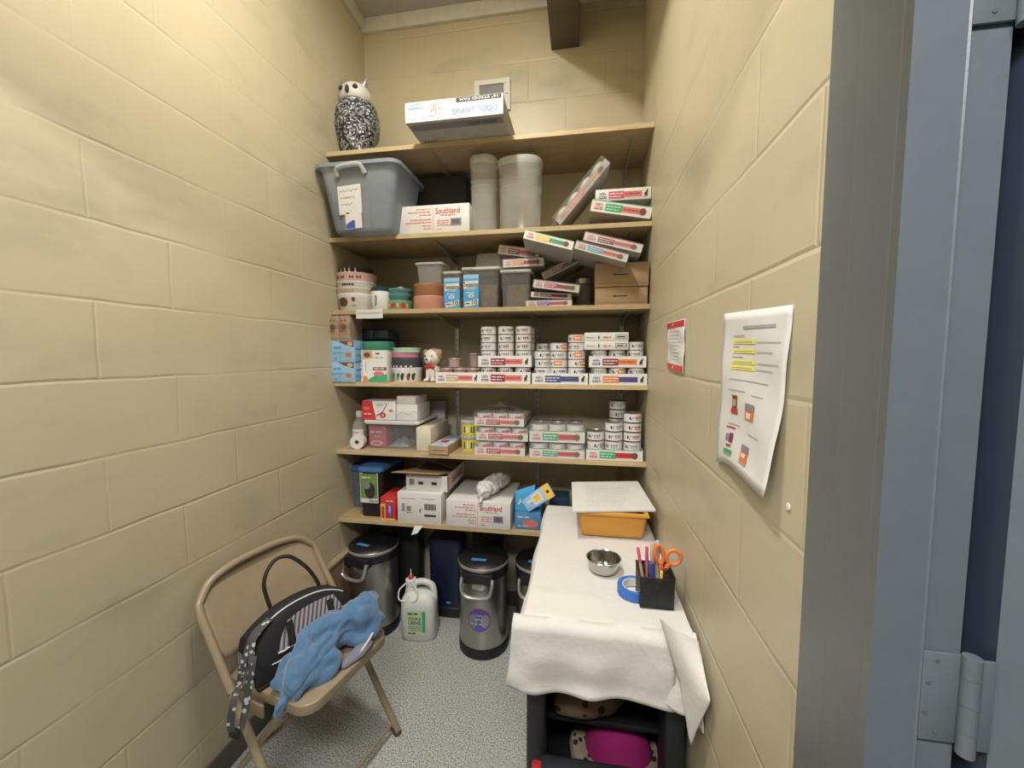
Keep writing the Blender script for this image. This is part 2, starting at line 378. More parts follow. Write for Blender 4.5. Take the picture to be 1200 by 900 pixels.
# door: opened towards the viewer, hinge edge and face seen
dr = bpy.data.objects.new('door_2', None); C.objects.link(dr); dr['kind'] = 'structure'
ye = .436
xa, xb2 = kx(1160, ye+.03), kx(1196, ye-.012)
b = MB()
pts = [(xF+.004, yf+.035), (kx(1197, yf-.004), yf-.004), (kx(1197, yf-.004)+.62, yf-.40), (xF+.66, yf-.34)]
n_ = 4
vs = [(x, y, 0.01) for x, y in pts]+[(x, y, 2.12) for x, y in pts]
b.add(vs, [(0, 1, 5, 4)], M_NAVYD); b.add(vs, [(1, 2, 6, 5), (2, 3, 7, 6), (3, 0, 4, 7), (4, 5, 6, 7), (3, 2, 1, 0)], M_GREYB)
b.build('door_panel', dr)
for zt, zb_ in ((P(1110, 765, yf).z, None), (P(1160, 25, yf).z+.09, None)):
    b = MB(); h = .092
    xl = xE+.0005
    b.box(xl, xF+.001, yf-.0018, yf+.0015, zt-h, zt, M_GREYB, .0008)
    b.tube([(xF+.0035, yf-.006, zt-h-.006), (xF+.0035, yf-.006, zt+.002)], .0072, M_SILV if False else M_GREYB, 14)
    b.box(xF+.004, xF+.022, yf-.008, yf-.005, zt-h, zt, M_GREYB, .0006)
    for q in range(3): b.tube([(xF+.0035, yf-.006, zt-h*(.2+.3*q)-.0006), (xF+.0035, yf-.006, zt-h*(.2+.3*q))], .0075, M_GREY, 14)
    for sx_, sz_ in ((.35, .08), (.15, .34), (.12, .68), (.45, .9)):
        b.tube([(xl+(xF-xl)*sx_, yf-.0012, zt-h*sz_), (xl+(xF-xl)*sx_, yf-.0026, zt-h*sz_)], .0021, M_GREY, 10)
    b.build('hinge', dr)
# ---------------------------------------------------------------- shelves
SZ = [EYE+.9835, EYE+.5755, EYE+.2215, EYE-.1365, EYE-.4855, EYE-.8440]
TH = .021
names = ['topmost', 'second from the top', 'third from the top', 'third from the bottom', 'second from the bottom', 'lowest']
for i, z in enumerate(SZ):
    b = MB()
    b.box(XL+.001, XR-.001, YS+.003, YB-.012, z-TH, z, M_PLY)
    b.box(XL+.001, XR-.001, YS, YS+.003, z-TH, z, M_PLYE, .0008, 1)
    tag(b.build('shelf_board'), 'long wooden wall shelf board, %s of the six' % names[i], 'shelf', 'wall shelf boards')
for k, u in enumerate((536, 630, 728)):
    b = MB(); x = P(u, 420, 2.235).x
    b.box(x-.011, x+.011, YB-.010, YB-.001, .45, 2.44, M_SILV)
    for j in range(60): b.box(x-.004, x-.001, YB-.0105, YB-.0099, .5+j*.032, .515+j*.032, M_INK)
    tr = thing('shelf_standard', 'vertical slotted metal shelf track on the back wall, %s' % ['left one', 'middle one', 'right one'][k], 'shelf track', (0, 0, 0), group='shelf tracks')
    b.build('track', tr)
    for z in SZ:
        b = MB(); b.prism([(YB-.012, z-TH-.001), (YB-.34, z-TH-.001), (YB-.34, z-TH-.008), (YB-.012, z-TH-.05)], x-.002, x+.002, M_SILV, axis='x'); b.build('bracket', tr)

# ---------------------------------------------------------------- generic product builders
def hills(b, fr, w, h, c1, c2, style=0):
    # maker's wordmark badge, two colour blocks with print, small dog or food picture
    b.text(fr, "Hill's", w*.13, h*.62, h*.24, M_NAVY if style != 2 else M_RED, w=w*.12)
    b.rect(fr, w*.06, h*.22, w*.20, h*.40, M_NAVY if style != 2 else M_RED, 2)
    if style == 2: b.rect(fr, 0, h*.94, w, h, c2 if c1 is not M_GRN else M_GRN, 1)
    b.scrib(fr, w*.07, w*.19, h*.31, h*.10, M_WHITE, 3)
    b.rect(fr, w*.24, h*.16, w*.52, h*.78, c1, 1); b.rect(fr, w*.52, h*.24, w*.84, h*.72, c2, 1)
    b.scrib(fr, w*.26, w*.50, h*.58, h*.14, M_WHITE, 2); b.scrib(fr, w*.26, w*.46, h*.34, h*.12, M_WHITE, 2)
    b.scrib(fr, w*.54, w*.80, h*.50, h*.12, M_MAR, 2)
    if style == 2: b.oval(fr, w*.86, h*.48, w*.055, h*.30, M_BRN, 2)
    else:
        b.oval(fr, w*.91, h*.45, w*.028, h*.16, M_INK, 1); b.oval(fr, w*.93, h*.66, w*.018, h*.12, M_INK, 1)
        b.rect(fr, w*.885, h*.18, w*.90, h*.4, M_INK, 1); b.rect(fr, w*.92, h*.18, w*.935, h*.4, M_INK, 1)
def tray_mb(w, d, h, c1, c2, style, body=None, t=.0015):
    body = body or M_WHITE
    b = MB()
    b.box(0, w, 0, t, 0, h, body); b.box(0, w, d-t, d, 0, h, body); b.box(0, t, t, d-t, 0, h, body); b.box(w-t, w, t, d-t, 0, h, body); b.box(t, w-t, t, d-t, 0, t, M_GREYC)
    hills(b, Fr((0, 0, 0), (1, 0, 0), (0, 0, 1)), w, h, c1, c2, style)
    return b
def can_bms(r, h, ink=M_MAR, band=None, ring=False):
    b = MB(); b.lathe([(r*.9, 0), (r, .0015), (r, .003), (r*.985, .0035), (r*.985, h-.0035), (r, h-.003), (r, h-.0015), (r*.93, h)], M_CANW, n=22)
    # printed marks round the label (one side and its back)
    for base in (-PI/2, PI*.35):
        def arc(a0, a1, z0, z1, m, e=.0004):
            n = 5; vs = []
            for i in range(n+1):
                a = base+a0+(a1-a0)*i/n
                for z in (z0, z1): vs.append(((r*.985+e)*math.cos(a), (r*.985+e)*math.sin(a), z))
            b.add(vs, [(2*i, 2*i+2, 2*i+3, 2*i+1) for i in range(n)], m, True)
        if band: arc(-.05, .95, h*.22, h*.78, band); arc(.1, .8, h*.42, h*.6, M_CANW, .0007)
        arc(-.65, -.45, h*.3, h*.62, M_INK); arc(-.38, -.3, h*.25, h*.45, M_INK); arc(-.28, -.1, h*.5, h*.62, M_INKG)
        if not band:
            for k in range(4): arc(.02+k*.2, .16+k*.2, h*.40, h*.66, ink)
            arc(.02, .7, h*.25, h*.31, M_INKG)
    l = MB(); l.lathe([(r*.93, h), (r*.90, h-.002), (r*.75, h-.002), (r*.72, h-.0012), (0, h-.0012)], M_TIN, n=22)
    l.lathe([(r*1.003, h-.0032), (r*1.005, h-.001), (r*.94, h+.0002)], M_TIN, n=22)
    if ring: l.box(-r*.2, r*.2, -r*.55, -r*.1, h-.001, h, M_TIN)
    return b, l
_cans = {}
def can(kind, loc, label, group, rz=None):
    rot = (0, 0, random.uniform(-.5, .5) if rz is None else rz)
    if kind not in _cans:
        r, h, ink, band = CANK[kind]; bb, l = can_bms(r, h, ink, band)
        t = thing('food_can', label, 'can', loc, rot, group); bb.build('can_body', t); l.build('lid', t); _cans[kind] = t; return t
    return dup(_cans[kind], loc, label, rot, group)
CH = .0378
CANK = {'maroon': (.0385, CH, M_MAR, None), 'orange': (.0405, CH, M_ORA, M_ORA), 'navy': (.0405, CH, M_NAVY, None), 'plain': (.0385, CH, M_INKG, None),
        'red5': (.0405, .041, M_RED, None), 'grey5': (.0405, .041, M_INKG, None)}
def case(label, pl, pr, y, h, d, c1, c2, style=2, rx=0.0, cans=True, wrap=True, layers=1, snap=None, group=None, canh=.06, cols=3, seen=2, wrapped_dark=False, pinkcans=False):
    """shrink wrapped cardboard case of cans; pl, pr = pixels of its front bottom corners"""
    a, c = P(pl[0], pl[1], y), P(pr[0], pr[1], y)
    ang = math.atan2(c.z-a.z, c.x-a.x); w = math.hypot(c.x-a.x, c.z-a.z)
    if snap is not None: a.z = snap; ang = 0
    t = thing('food_case', label, 'food case', a, (rx, -ang, 0), group)
    th = h if not cans else h*.62
    tray_mb(w, d, th, c1, c2, style, M_GREYC if wrapped_dark else None).build('cardboard_tray', t)
    if cans:
        r = (w-.006)/cols/2*.985; H = h-.004
        bb, l = can_bms(r, H-.001, c1 if c1 != M_GRN else M_RED, M_ROSE if pinkcans else None, True); proto = None
        for j in range(seen):
            for i in range(cols):
                loc = (.003+r*1.015*(2*i+1), .003+r*(2*j+1)*1.01, .002)
                if proto is None:
                    o = bb.build('can', t, loc); l.build('lid', o); proto = o
                else:
                    o = proto.copy(); C.objects.link(o); o.parent = t; o.location = loc
                    q = proto.children[0].copy(); C.objects.link(q); q.parent = o
    if wrap:
        f = MB(); e = .0025
        seed = random.random()*50
        def side(fn):
            def g(u, v):
                p = Vector(fn(u, v)); n = noise.noise(p*38+Vector((seed, 0, 0)))*.0035
                c0 = Vector((w/2, d/2, h/2)); return p+(p-c0).normalized()*n
            return g
        x0, x1, y0, y1, z1 = -e, w+e, -e, d+e, h+e
        f.grid(side(lambda u, v: (x0+(x1-x0)*u, y0+(y1-y0)*v, z1)), 14, 14, M_WRAP)
        f.grid(side(lambda u, v: (x0+(x1-x0)*u, y0-.001, .002+(z1-.002)*v)), 14, 6, M_WRAP)
        f.grid(side(lambda u, v: (x0, y0+(y1-y0)*u, .002+(z1-.002)*v)), 14, 6, M_WRAP)
        f.grid(side(lambda u, v: (x1, y0+(y1-y0)*u, .002+(z1-.002)*v)), 14, 6, M_WRAP)
        f.build('shrink_wrap', t)
    return t
def carton(name, label, cat, u0, u1, vt, vb, y, d, mt, draw=None, z=None, group=None, r=.0015, rz=0.0, thing_only=False):
    vm = (vt+vb)/2; a = P(u0, vm, y); c = P(u1, vm, y); um = (u0+u1)/2
    z0 = P(um, vb, y).z if z is None else z; z1 = P(um, vt, y).z
    w, h = c.x-a.x, z1-z0
    b = MB(); b.box(0, w, 0, d, 0, h, mt, r, 2)
    if draw: draw(b, Fr((0, 0, 0), (1, 0, 0), (0, 0, 1)), w, h, d)
    o = b.build(name, None, (a.x, y, z0), (0, 0, rz)); tag(o, label, cat, group); return o, w, h
# ================================================================ folding chair, cart, bins (largest first)
CO = Vector((-.913, 1.196, 0)); CA = -12.5*PI/180
M_CHAIR = mat('beige_enamel', (0.30, 0.235, 0.155), 0.33, var=0.05, spec=.6)
M_CHAIRD = mat('brown_enamel_tube', (0.27, 0.21, 0.14), 0.35, var=0.05, spec=.6)
M_RUB = mat('rubber_foot', (0.07, 0.055, 0.04), 0.7)
chair = thing('folding_chair', 'beige metal folding chair with a bag and blue fleece on its seat', 'chair', CO, (0, 0, CA))
hw = .221
fr_pts = lambda s: []
hoop = []
hoop += [(.185, -hw, .012), (-.02, -hw, .36), (-.13, -hw, .535), (-.205, -hw, .655)]
hoop += bez([(-.222, -hw+.004, .69), (-.243, -hw+.05, .735), (-.25, -hw+.125, .755), (-.252, 0, .760), (-.25, hw-.125, .755), (-.243, hw-.05, .735), (-.222, hw-.004, .69)], 5)
hoop += [(-.205, hw, .655), (-.13, hw, .535), (-.02, hw, .36), (.185, hw, .012)]
b = MB(); b.tube(hoop, .0125, M_CHAIR, 12); b.build('frame', chair)
for s in (-1, 1):
    b = MB(); b.tube([(.185+.002, s*hw, 0), (.170, s*hw, .028)], .0145, M_RUB, 12); b.build('foot_cap', chair)
# backrest panel, curved sheet inside hoop
b = MB()
def backp(u, v):
    y = -hw+.008+(2*hw-.016)*u; e = abs(2*u-1); top = .748-.075*max(0, (e-.62)/.38)**2; bot = .52+.03*max(0, (e-.8)/.2)**2
    z = bot+(top-bot)*v; x = -.125-.122*(z-.52)/.22-.018*(1-e*e)
    return (x, y, z)
b.grid(backp, 24, 10, M_CHAIR)
o = b.build('backrest', chair); md = o.modifiers.new('s', 'SOLIDIFY'); md.thickness = .003
# seat pan: rounded slab with rolled edge
b = MB(); sp = []
for (cx, cy, a0) in ((.195-.055, -.185+.055, -90), (.195-.055, .185-.055, 0), (-.17+.03, .185-.03, 90), (-.17+.03, -.185+.03, 180)):
    r_ = .055 if cx > 0 else .03
    for k in range(6):
        a = math.radians(a0+18*k); sp.append((cx+r_*math.cos(a), cy+r_*math.sin(a)))
b.prism(sp, .418, .452, M_CHAIR, .009, 3, axis='z')
b.build('seat', chair)
for s in (-1, 1):
    b = MB(); yy = s*.178
    b.tube([(.10, yy, .425), (-.02, yy, .27), (-.235, yy, .004)], .010, M_CHAIRD, 10)
    b.build('rear_leg', chair)
b = MB(); b.tube(bez([(-.03, -.178, .25), (.0, -.15, .275), (.01, 0, .285), (.0, .15, .275), (-.03, .178, .25)], 5), .008, M_CHAIRD, 8); b.build('leg_brace', chair)
b = MB(); b.tube([(.165, -hw, .045), (.165, hw, .045)], .006, M_CHAIRD, 8); b.build('foot_rail', chair)
for s in (-1, 1):
    b = MB(); b.box(-.06, .03, s*.2-.004, s*.2+.004, .385, .425, M_CHAIRD, .002); b.tube([(-.075, s*.195, .452), (-.075, s*.235, .452)], .006, M_STEEL, 8); b.build('hinge_plate', chair)

def loc_ch(x, y, z=0): return CO+Matrix.Rotation(CA, 3, 'Z') @ Vector((x, y, z))
# travel bag on the seat
M_BAG = mat('black_nylon', (0.010, 0.010, 0.012), 0.75, bump=0.15, bscale=200)
M_PIPE = mat('white_piping', (0.62, 0.62, 0.60), 0.5)
def stripes_mat():
    m = mat('pinstripe_fabric', (0.25, 0.22, 0.23), 0.8); nt = m.node_tree
    w = nt.nodes.new('ShaderNodeTexWave'); w.wave_type = 'BANDS'; w.bands_direction = 'Y'; w.inputs['Scale'].default_value = 42; w.inputs['Distortion'].default_value = .2
    tc = nt.nodes.new('ShaderNodeTexCoord'); nt.links.new(tc.outputs['Object'], w.inputs['Vector'])
    mp = nt.nodes.new('ShaderNodeMapping'); mp.inputs['Scale'].default_value = (1, 1, 0); nt.links.new(tc.outputs['Object'], mp.inputs[0]); 
    w.bands_direction = 'DIAGONAL'; nt.links.new(mp.outputs[0], w.inputs['Vector'])
    r = nt.nodes.new('ShaderNodeValToRGB'); r.color_ramp.elements[0].color = (.06, .05, .06, 1); r.color_ramp.elements[1].color = (.40, .36, .37, 1)
    nt.links.new(w.outputs['Fac'], r.inputs[0]); nt.links.new(r.outputs[0], nt.nodes['Principled BSDF'].inputs['Base Color']); return m
M_STR = stripes_mat()
bag = thing('travel_bag', 'black doctor style bag with grey pinstripe pocket and white piping on the folding chair', 'bag', loc_ch(-.03, -.02, .4525), (0, 0, CA+math.radians(-13)))
BL, BD, BH = .325, .15, .225          # length along y, depth along x, height
def bagsec(u, v, off=0.0):
    # u along length, v around the arch from front bottom over the top to back bottom
    y = (u-.5)*BL*(1); e = abs(2*u-1)
    hh = (BH-.02)*(1-.30*e**2.4)+off; dd = (BD/2)*(1-.06*e**3)+off
    a = PI*v; x = dd*math.copysign(abs(math.cos(a))**.55, math.cos(a)); z = hh*abs(math.sin(a))**.75
    x *= (1-.45*(z/BH)**1.6)
    return (x, y, z)
b = MB(); b.grid(lambda u, v: bagsec(u, v), 22, 28, M_BAG)
for e in (0, 1):
    rim = [bagsec(e, k/28) for k in range(29)]; cN = (0, (e-.5)*(BL+.012), .07)
    b.add(rim+[cN], [(k, k+1, 29) if e else (k+1, k, 29) for k in range(28)], M_BAG, True)
b.box(-BD/2, BD/2, -BL/2, BL/2, 0, .012, M_BAG, .004); b.build('bag_body', bag)
b = MB()
def onfront(y, z, off=.003):
    u = y/BL+.5; best = min((abs(bagsec(u, k/120*.5, off)[2]-z), k) for k in range(121))[1]; return bagsec(u, best/240, off)
def pocket(u, v):
    y = -.10+.235*u; zt = .175*(1-.20*abs((y-.03)/.13)**2.5); z0 = .088; zt = z0+(zt-z0)*min(1, (u*6)**.6 if u < .17 else 1)*min(1, ((1-u)*8)**.6 if u > .875 else 1)
    return onfront(y, z0+(zt-z0)*v, .004)
b.grid(pocket, 24, 8, M_STR); b.build('striped_pocket', bag)
b = MB()
b.tube([onfront(-.10+.235*k/14, .086, .006) for k in range(15)], .0028, M_PIPE, 6)
b.tube([onfront(-.12+.26*k/14, .062, .004) for k in range(15)], .0018, M_PIPE, 6)
b.tube([bagsec(k/24, .40, .003) for k in range(1, 24)], .0026, M_PIPE, 6)
b.build('piping', bag)
b = MB()
for yy in (-.055, .085):
    b = MB(); b.ribbon([onfront(yy, z, .007) for z in (.02, .06, .09, .11, .13, .16)], .022, (0, 1, 0), M_BAG, .003); b.build('front_strap', bag)
for e in (0,):
    b = MB(); b.grid(lambda u, v: (-BD/2*.75+BD*.75*u, -BL/2-.003-.002*math.sin(PI*v), .006+.075*v), 6, 4, M_STR); b.build('striped_end', bag)
b = MB(); hp = bez([(-.03, -.075, .185), (-.045, -.085, .27), (-.055, -.05, .325), (-.05, .0, .325), (-.035, .05, .27), (-.022, .08, .21), (-.018, .09, .17)], 8)
b.tube(hp, .0065, mat('dark_brown_leather', (0.022, 0.016, 0.013), 0.45), 8); b.build('handle', bag)
b = MB(); b.tube([(.0, -.10, .178), (.005, -.075, .186), (.012, -.05, .190)], .006, M_PURP, 8); b.tube([(.005, -.105, .176), (.01, -.118, .168)], .0045, M_SILV, 8); b.build('zip_pull', bag)
# patterned strap hanging from the bag down past the seat side
def leopard(name, c1, c2, sc_=60):
    m = mat(name, c1, 0.8); nt = m.node_tree
    v = nt.nodes.new('ShaderNodeTexVoronoi'); v.inputs['Scale'].default_value = sc_
    tc = nt.nodes.new('ShaderNodeTexCoord'); nt.links.new(tc.outputs['Object'], v.inputs['Vector'])
    r = nt.nodes.new('ShaderNodeValToRGB'); r.color_ramp.interpolation = 'CONSTANT'; r.color_ramp.elements[0].color = (*c2, 1); r.color_ramp.elements[1].position = .33; r.color_ramp.elements[1].color = (*c1, 1)
    nt.links.new(v.outputs['Distance'], r.inputs[0]); nt.links.new(r.outputs[0], nt.nodes['Principled BSDF'].inputs['Base Color']); return m
M_LEASH = leopard('grey_camouflage_webbing', (0.06, 0.06, 0.062), (0.45, 0.46, 0.44), 55)
def BW(x, y, z): return bag.matrix_basis @ Vector((x, y, z))
st = [tuple(BW(.02, -.10, .182)), tuple(BW(.035, -.155, .165)), tuple(BW(.035, -.185, .09)), tuple(BW(.03, -.20, .02))]
st2 = st+[tuple(PX(275, 815, -.93+.02)), tuple(PX(270, 850, -.93+.02)), tuple(PX(276, 860, -.925+.02)), tuple(PX(283, 852, -.92+.02)), tuple(PX(290, 815, -.895)), tuple(PX(297, 770, -.885)), tuple(BW(.075, -.178, .10)), tuple(BW(.05, -.16, .16)), tuple(BW(.03, -.10, .186))]
b = MB(); b.ribbon(bez(st2, 7), .018, (.75, .2, -.1), M_LEASH, .0025)
b.tube([PX(272, 858, -.91), PX(280, 861, -.903)], .011, M_BAG, 8)
tag(b.build('leash'), 'looped black and grey patterned leash hanging off the bag beside the chair', 'leash')

# blue fleece: overlapping soft folds fused into one surface
M_FLE = mat('blue_fleece', (0.08, 0.175, 0.315), 0.95, var=0.12, scale=40, bump=0.35, bscale=140, sheen=.4)
def fused(name, blobs, mt, vox=.006, smooth=6, parent=None, loc=None, folds=None):
    b = MB()
    for kind, a in blobs:
        if kind == 't': b.tube(bez(a[0], 5), _expand(a[1], len(a[0]), 5), mt, 12, flat=a[2] if len(a) > 2 else None)
        else: b.ell(*a, mt)
    o = b.build(name, parent, loc)
    r = o.modifiers.new('r', 'REMESH'); r.mode = 'VOXEL'; r.voxel_size = vox; r.use_smooth_shade = True
    s = o.modifiers.new('s', 'SMOOTH'); s.iterations = smooth; s.factor = .5
    if folds:
        tx = bpy.data.textures.new('folds', 'MARBLE'); tx.noise_scale = folds[0]; tx.turbulence = 9; tx.noise_depth = 1; tx.marble_type = 'SOFT'
        d = o.modifiers.new('d', 'DISPLACE'); d.texture = tx; d.strength = folds[1]; d.mid_level = .6; d.texture_coords = 'LOCAL'
        s = o.modifiers.new('s2', 'SMOOTH'); s.iterations = 2; s.factor = .5
    return o
def _expand(rs, n, k):
    if not isinstance(rs, (list, tuple)): return rs
    out = []
    for i in range(n-1):
        for j in range(k): out.append(rs[i]+(rs[i+1]-rs[i])*j/k)
    return out+[rs[-1]]
def S_(x, y, z): return tuple(loc_ch(x, y, .452+z))
o = fused('fleece_jacket', [
    ('t', ([S_(.165, .13, .035), S_(.13, .10, .085), S_(.085, .055, .085), S_(.07, .01, .075), S_(.065, -.03, .06)], [.03, .048, .05, .045, .035])),
    ('t', ([S_(.08, .11, .07), S_(.06, .06, .085), S_(.055, .02, .08), S_(.06, -.03, .065)], [.035, .042, .042, .035])),
    ('t', ([S_(.15, .14, .08), S_(.115, .16, .125), S_(.07, .14, .11)], [.03, .038, .03])),
    ('t', ([S_(.175, .155, .045), S_(.12, .15, .10), S_(.06, .11, .085), S_(.03, .06, .05)], [.025, .04, .04, .03])),
    ('t', ([S_(.155, .10, .03), S_(.12, .05, .07), S_(.10, .0, .06), S_(.09, -.05, .05), S_(.10, -.11, .03)], [.03, .035, .038, .045, .035])),
    ('t', ([S_(.07, .03, .09), S_(.055, -.02, .088), S_(.06, -.07, .065), S_(.085, -.13, .04), S_(.10, -.175, .012)], [.03, .035, .042, .045, .028])),
    ('t', ([S_(.05, -.05, .07), S_(.055, -.10, .045), S_(.075, -.155, .025), S_(.10, -.195, .004), S_(.10, -.215, -.025)], [.03, .035, .038, .022, .008])),
    ('t', ([S_(.13, -.02, .035), S_(.135, -.07, .025), S_(.135, -.12, .012), S_(.12, -.165, .006)], [.028, .03, .028, .015])),
    ('t', ([S_(.06, .08, .12), S_(.075, .03, .118), S_(.08, -.02, .095)], [.018, .016, .012])),
    ('t', ([S_(.13, .13, .13), S_(.125, .07, .118), S_(.115, .01, .092)], [.014, .015, .010])),
    ('t', ([S_(.11, -.01, .10), S_(.105, -.07, .088), S_(.11, -.13, .06)], [.010, .012, .010])),
], M_FLE, .0045, 4, folds=(.10, .036))
tag(o, 'crumpled blue fleece jacket lying over the front of the folding chair seat', 'jacket')
b = MB(); b.tube([S_(.185, .125, .06), S_(.19, .07, .035), S_(.188, .02, .016)], .004, M_PIPE, 6); b.build('zipper', o).location = (0, 0, 0)
o = fused('knit_hat', [('t', ([S_(.172, .09, .02), S_(.175, .04, .012), S_(.165, -.03, .008)], [.024, .026, .014], (1, .7)))], mat('grey_purple_knit', (0.20, 0.20, 0.26), 0.9, bump=.4), .005, 3)
tag(o, 'grey and dark knitted item under the blue fleece on the chair edge', 'clothing')

# brown panel leaning low on the left wall behind the chair
a, c = PX(372, 668, XL+.03), PX(412, 641, XL+.03)
b = MB(); b.box(XL+.004, XL+.034, 1.47, 2.21, .0, .430, mat('brown_laminate', (0.20, 0.13, 0.075), 0.5, var=.08), .002)
pn = thing('folded_table', 'brown folded board standing on edge along the left wall behind the chair', 'folded table', (0, 0, 0))
b.build('board', pn)
b = MB(); b.box(XL+.003, XL+.040, 1.465, 2.215, .430, .447, mat('tan_edge_band', (0.33, 0.27, 0.17), 0.45), .003); b.build('edge_band', pn)

# ---------------------------------------------------------------- steel food bins on the floor
def steel_bin(label, x, y, r, h, sticker=None, tilt=0, rz=0.0):
    t = thing('steel_food_bin', label, 'food bin', (x, y, 0), (0, 0, rz), 'steel food bins on the floor')
    b = MB(); b.lathe([(0, 0), (r*.97, 0), (r*1.02, .004), (r*1.02, .05), (r*.99, .056)], M_BLK, n=36); b.build('base_ring', t)
    b = MB(); b.lathe([(r*.985, .05), (r, .055), (r*.97, h-.075), (r*.965, h-.07)], M_STEEL, n=40); b.build('steel_body', t)
    b = MB(); b.lathe([(r*.97, h-.075), (r*1.0, h-.073), (r*1.03, h-.03), (r*1.0, h-.026)], M_BLK, n=36)
    b.box(-r*.62, r*.62, -r*1.10, -r*.6, h-.085, h-.035, M_BLK, .01); b.build('collar', t)
    ld = MB(); ld.lathe([(r*1.0, h-.026), (r*1.0, h-.012), (r*.93, h-.003), (r*.7, h+.003), (0, h+.005)], M_BLK, n=36); lo = ld.build('lid', t)
    b = MB(); b.lathe([(r*1.005, h-.030), (r*1.035, h-.026), (r*1.04, h-.020), (r*1.005, h-.013)], M_SILV, n=36); b.build('steel_rim', lo)
    b = MB(); b.rect(Fr((-.045, -r*.62, h+.0046), (1, 0, 0), (0, 1, .03)), 0, 0, .075, .022, M_TAPEB, 1); b.build('blue_tape', lo)
    b = MB(); w = r*.60
    b.tube(bez([(-w, -r*1.04, h-.055), (-w, -r*1.16, h-.085), (-w*.86, -r*1.22, h-.122), (-w*.4, -r*1.25, h-.136), (w*.4, -r*1.25, h-.136), (w*.86, -r*1.22, h-.122), (w, -r*1.16, h-.085), (w, -r*1.04, h-.055)], 5), .0085, M_SILV, 10, flat=(1, 1.3)); b.build('handle', t)
    if sticker:
        s = MB(); zc = .20; rs = .058; vs = []; n = 24
        def cyl(px_, pz_, e=.0012):
            a = -PI/2+px_/r+sticker; return ((r*.985+e)*math.cos(a), (r*.985+e)*math.sin(a), zc+pz_)
        vs = [cyl(0, 0)]+[cyl(rs*math.cos(2*PI*i/n), rs*math.sin(2*PI*i/n)) for i in range(n)]
        s.add(vs, [(0, 1+i, 1+(i+1) % n) for i in range(n)], M_PURP)
        for zz, ww in ((.022, .018), (.004, .022), (-.02, .045)):
            for k in range(4):
                xa_ = -ww+2*ww*k/4; s.add([cyl(xa_, zz, .002), cyl(xa_+ww*.35, zz, .002), cyl(xa_+ww*.35, zz+.008, .002), cyl(xa_, zz+.008, .002)], [(0, 1, 2, 3)], M_LBLUE)
        s.build('round_sticker', t)
    return t
steel_bin('tall steel food bin on the floor at left, behind the chair and fleece', P(439, 700, 1.95).x, 1.955, .128, .475, None, rz=-.25)
steel_bin('tall steel food bin in the middle with a round purple sticker on its front', P(567, 720, 1.915).x, 1.915, .124, .470, .05)
steel_bin('tall steel food bin at right, half hidden by the white cloth of the cart', P(633, 700, 1.975).x, 1.965, .124, .455, None, rz=-.1)
# navy bin
x0 = P(500, 700, 2.03).x; x1 = P(537, 700, 2.03).x
M_NVB = mat('navy_plastic', (0.012, 0.018, 0.055), 0.35)
t = thing('storage_bin', 'dark navy plastic bin on the floor between two steel bins', 'bin', ((x0+x1)/2, 2.13, 0))
w = (x1-x0)/2+.006
b = MB(); b.lathe([(0, .0), (w*.92, 0), (w*.95, .03), (w, .36), (w*1.02, .42)], M_NVB, n=32, sy=.6, pw=5); b.build('bin_body', t)
b = MB(); b.lathe([(w*1.05, .41), (w*1.06, .44), (w*1.0, .452), (0, .458)], M_NVB, n=32, sy=.6, pw=5); b.build('lid', t)
b = MB(); b.lathe([(w*.96, .0), (w*.99, .055), (w*.95, .058)], M_BLK, n=32, sy=.61, pw=5); b.build('base_band', t)
b = MB(); b.oval(Fr((.02, -w*.601, .09), (1, 0, 0), (0, 0, 1)), 0, 0, .014, .005, M_LBLUE); b.build('emblem', t)
for nm, px_, yy_ in (('left', 479, 2.165), ('right', 572, 2.165)):  # unseen black bins, added to blacken the gap behind the steel bins
    xx_ = P(px_, 650, yy_).x
    t = thing('added_dark_bin', 'added black bin darkening the back under the lowest shelf, %s one' % nm, 'bin', (xx_, yy_, 0))
    b = MB(); b.lathe([(0, 0), (.072, 0), (.076, .02), (.086, .50)], M_BLKM, n=32, sy=.6, pw=5); b.build('bin_body', t)
    b = MB(); b.lathe([(.088, .498), (.091, .505), (.089, .53), (.07, .538), (0, .54)], M_BLKM, n=32, sy=.6, pw=5); b.build('lid', t)
# white jug
jx = P(490, 720, 1.90).x
M_JUG = mat('white_translucent_hdpe', (0.68, 0.69, 0.66), 0.4, var=.02)
t = thing('cleaner_jug', 'white plastic gallon jug with red tipped white cap and green label on the floor', 'jug', (jx, 1.925, 0), (0, 0, .12))
b = MB(); jw = .092
b.lathe([(0, 0), (jw*.9, 0), (jw, .012), (jw, .18), (jw*.97, .205), (jw*.75, .235), (jw*.45, .248), (0, .25)], M_JUG, n=36, sy=.72, pw=3.6)
b.lathe([(.034, .225), (.026, .262), (.022, .285), (0, .285)], M_JUG, c=(-.045, 0, 0), n=20)
b.tube(bez([(-.035, 0, .262), (-.01, 0, .285), (.03, 0, .288), (.066, 0, .27), (.078, 0, .232), (.078, 0, .19)], 6), .0165, M_JUG, 12)
b.build('jug_body', t)
b = MB(); b.lathe([(.027, .272), (.028, .300), (.02, .304), (0, .304)], M_WHITE2, c=(-.045, 0, 0), n=20)
for k in (-1, 1): b.tube(bez([(-.045+k*.01, -.02, .295), (-.045+k*.045, -.05, .27), (-.045+k*.045, -.062, .225), (-.045+k*.012, -.058, .215), (-.045, -.05, .235)], 5), .0038, M_WHITE2, 6)
b.build('cap', t)
b = MB(); b.lathe([(.014, .304), (.014, .316), (.009, .322), (0, .322)], M_RED, c=(-.045, 0, 0), n=14); b.lathe([(.004, .320), (.0015, .355), (0, .355)], M_WHITE2, c=(-.045, 0, 0), n=8); b.build('spout_tip', t)
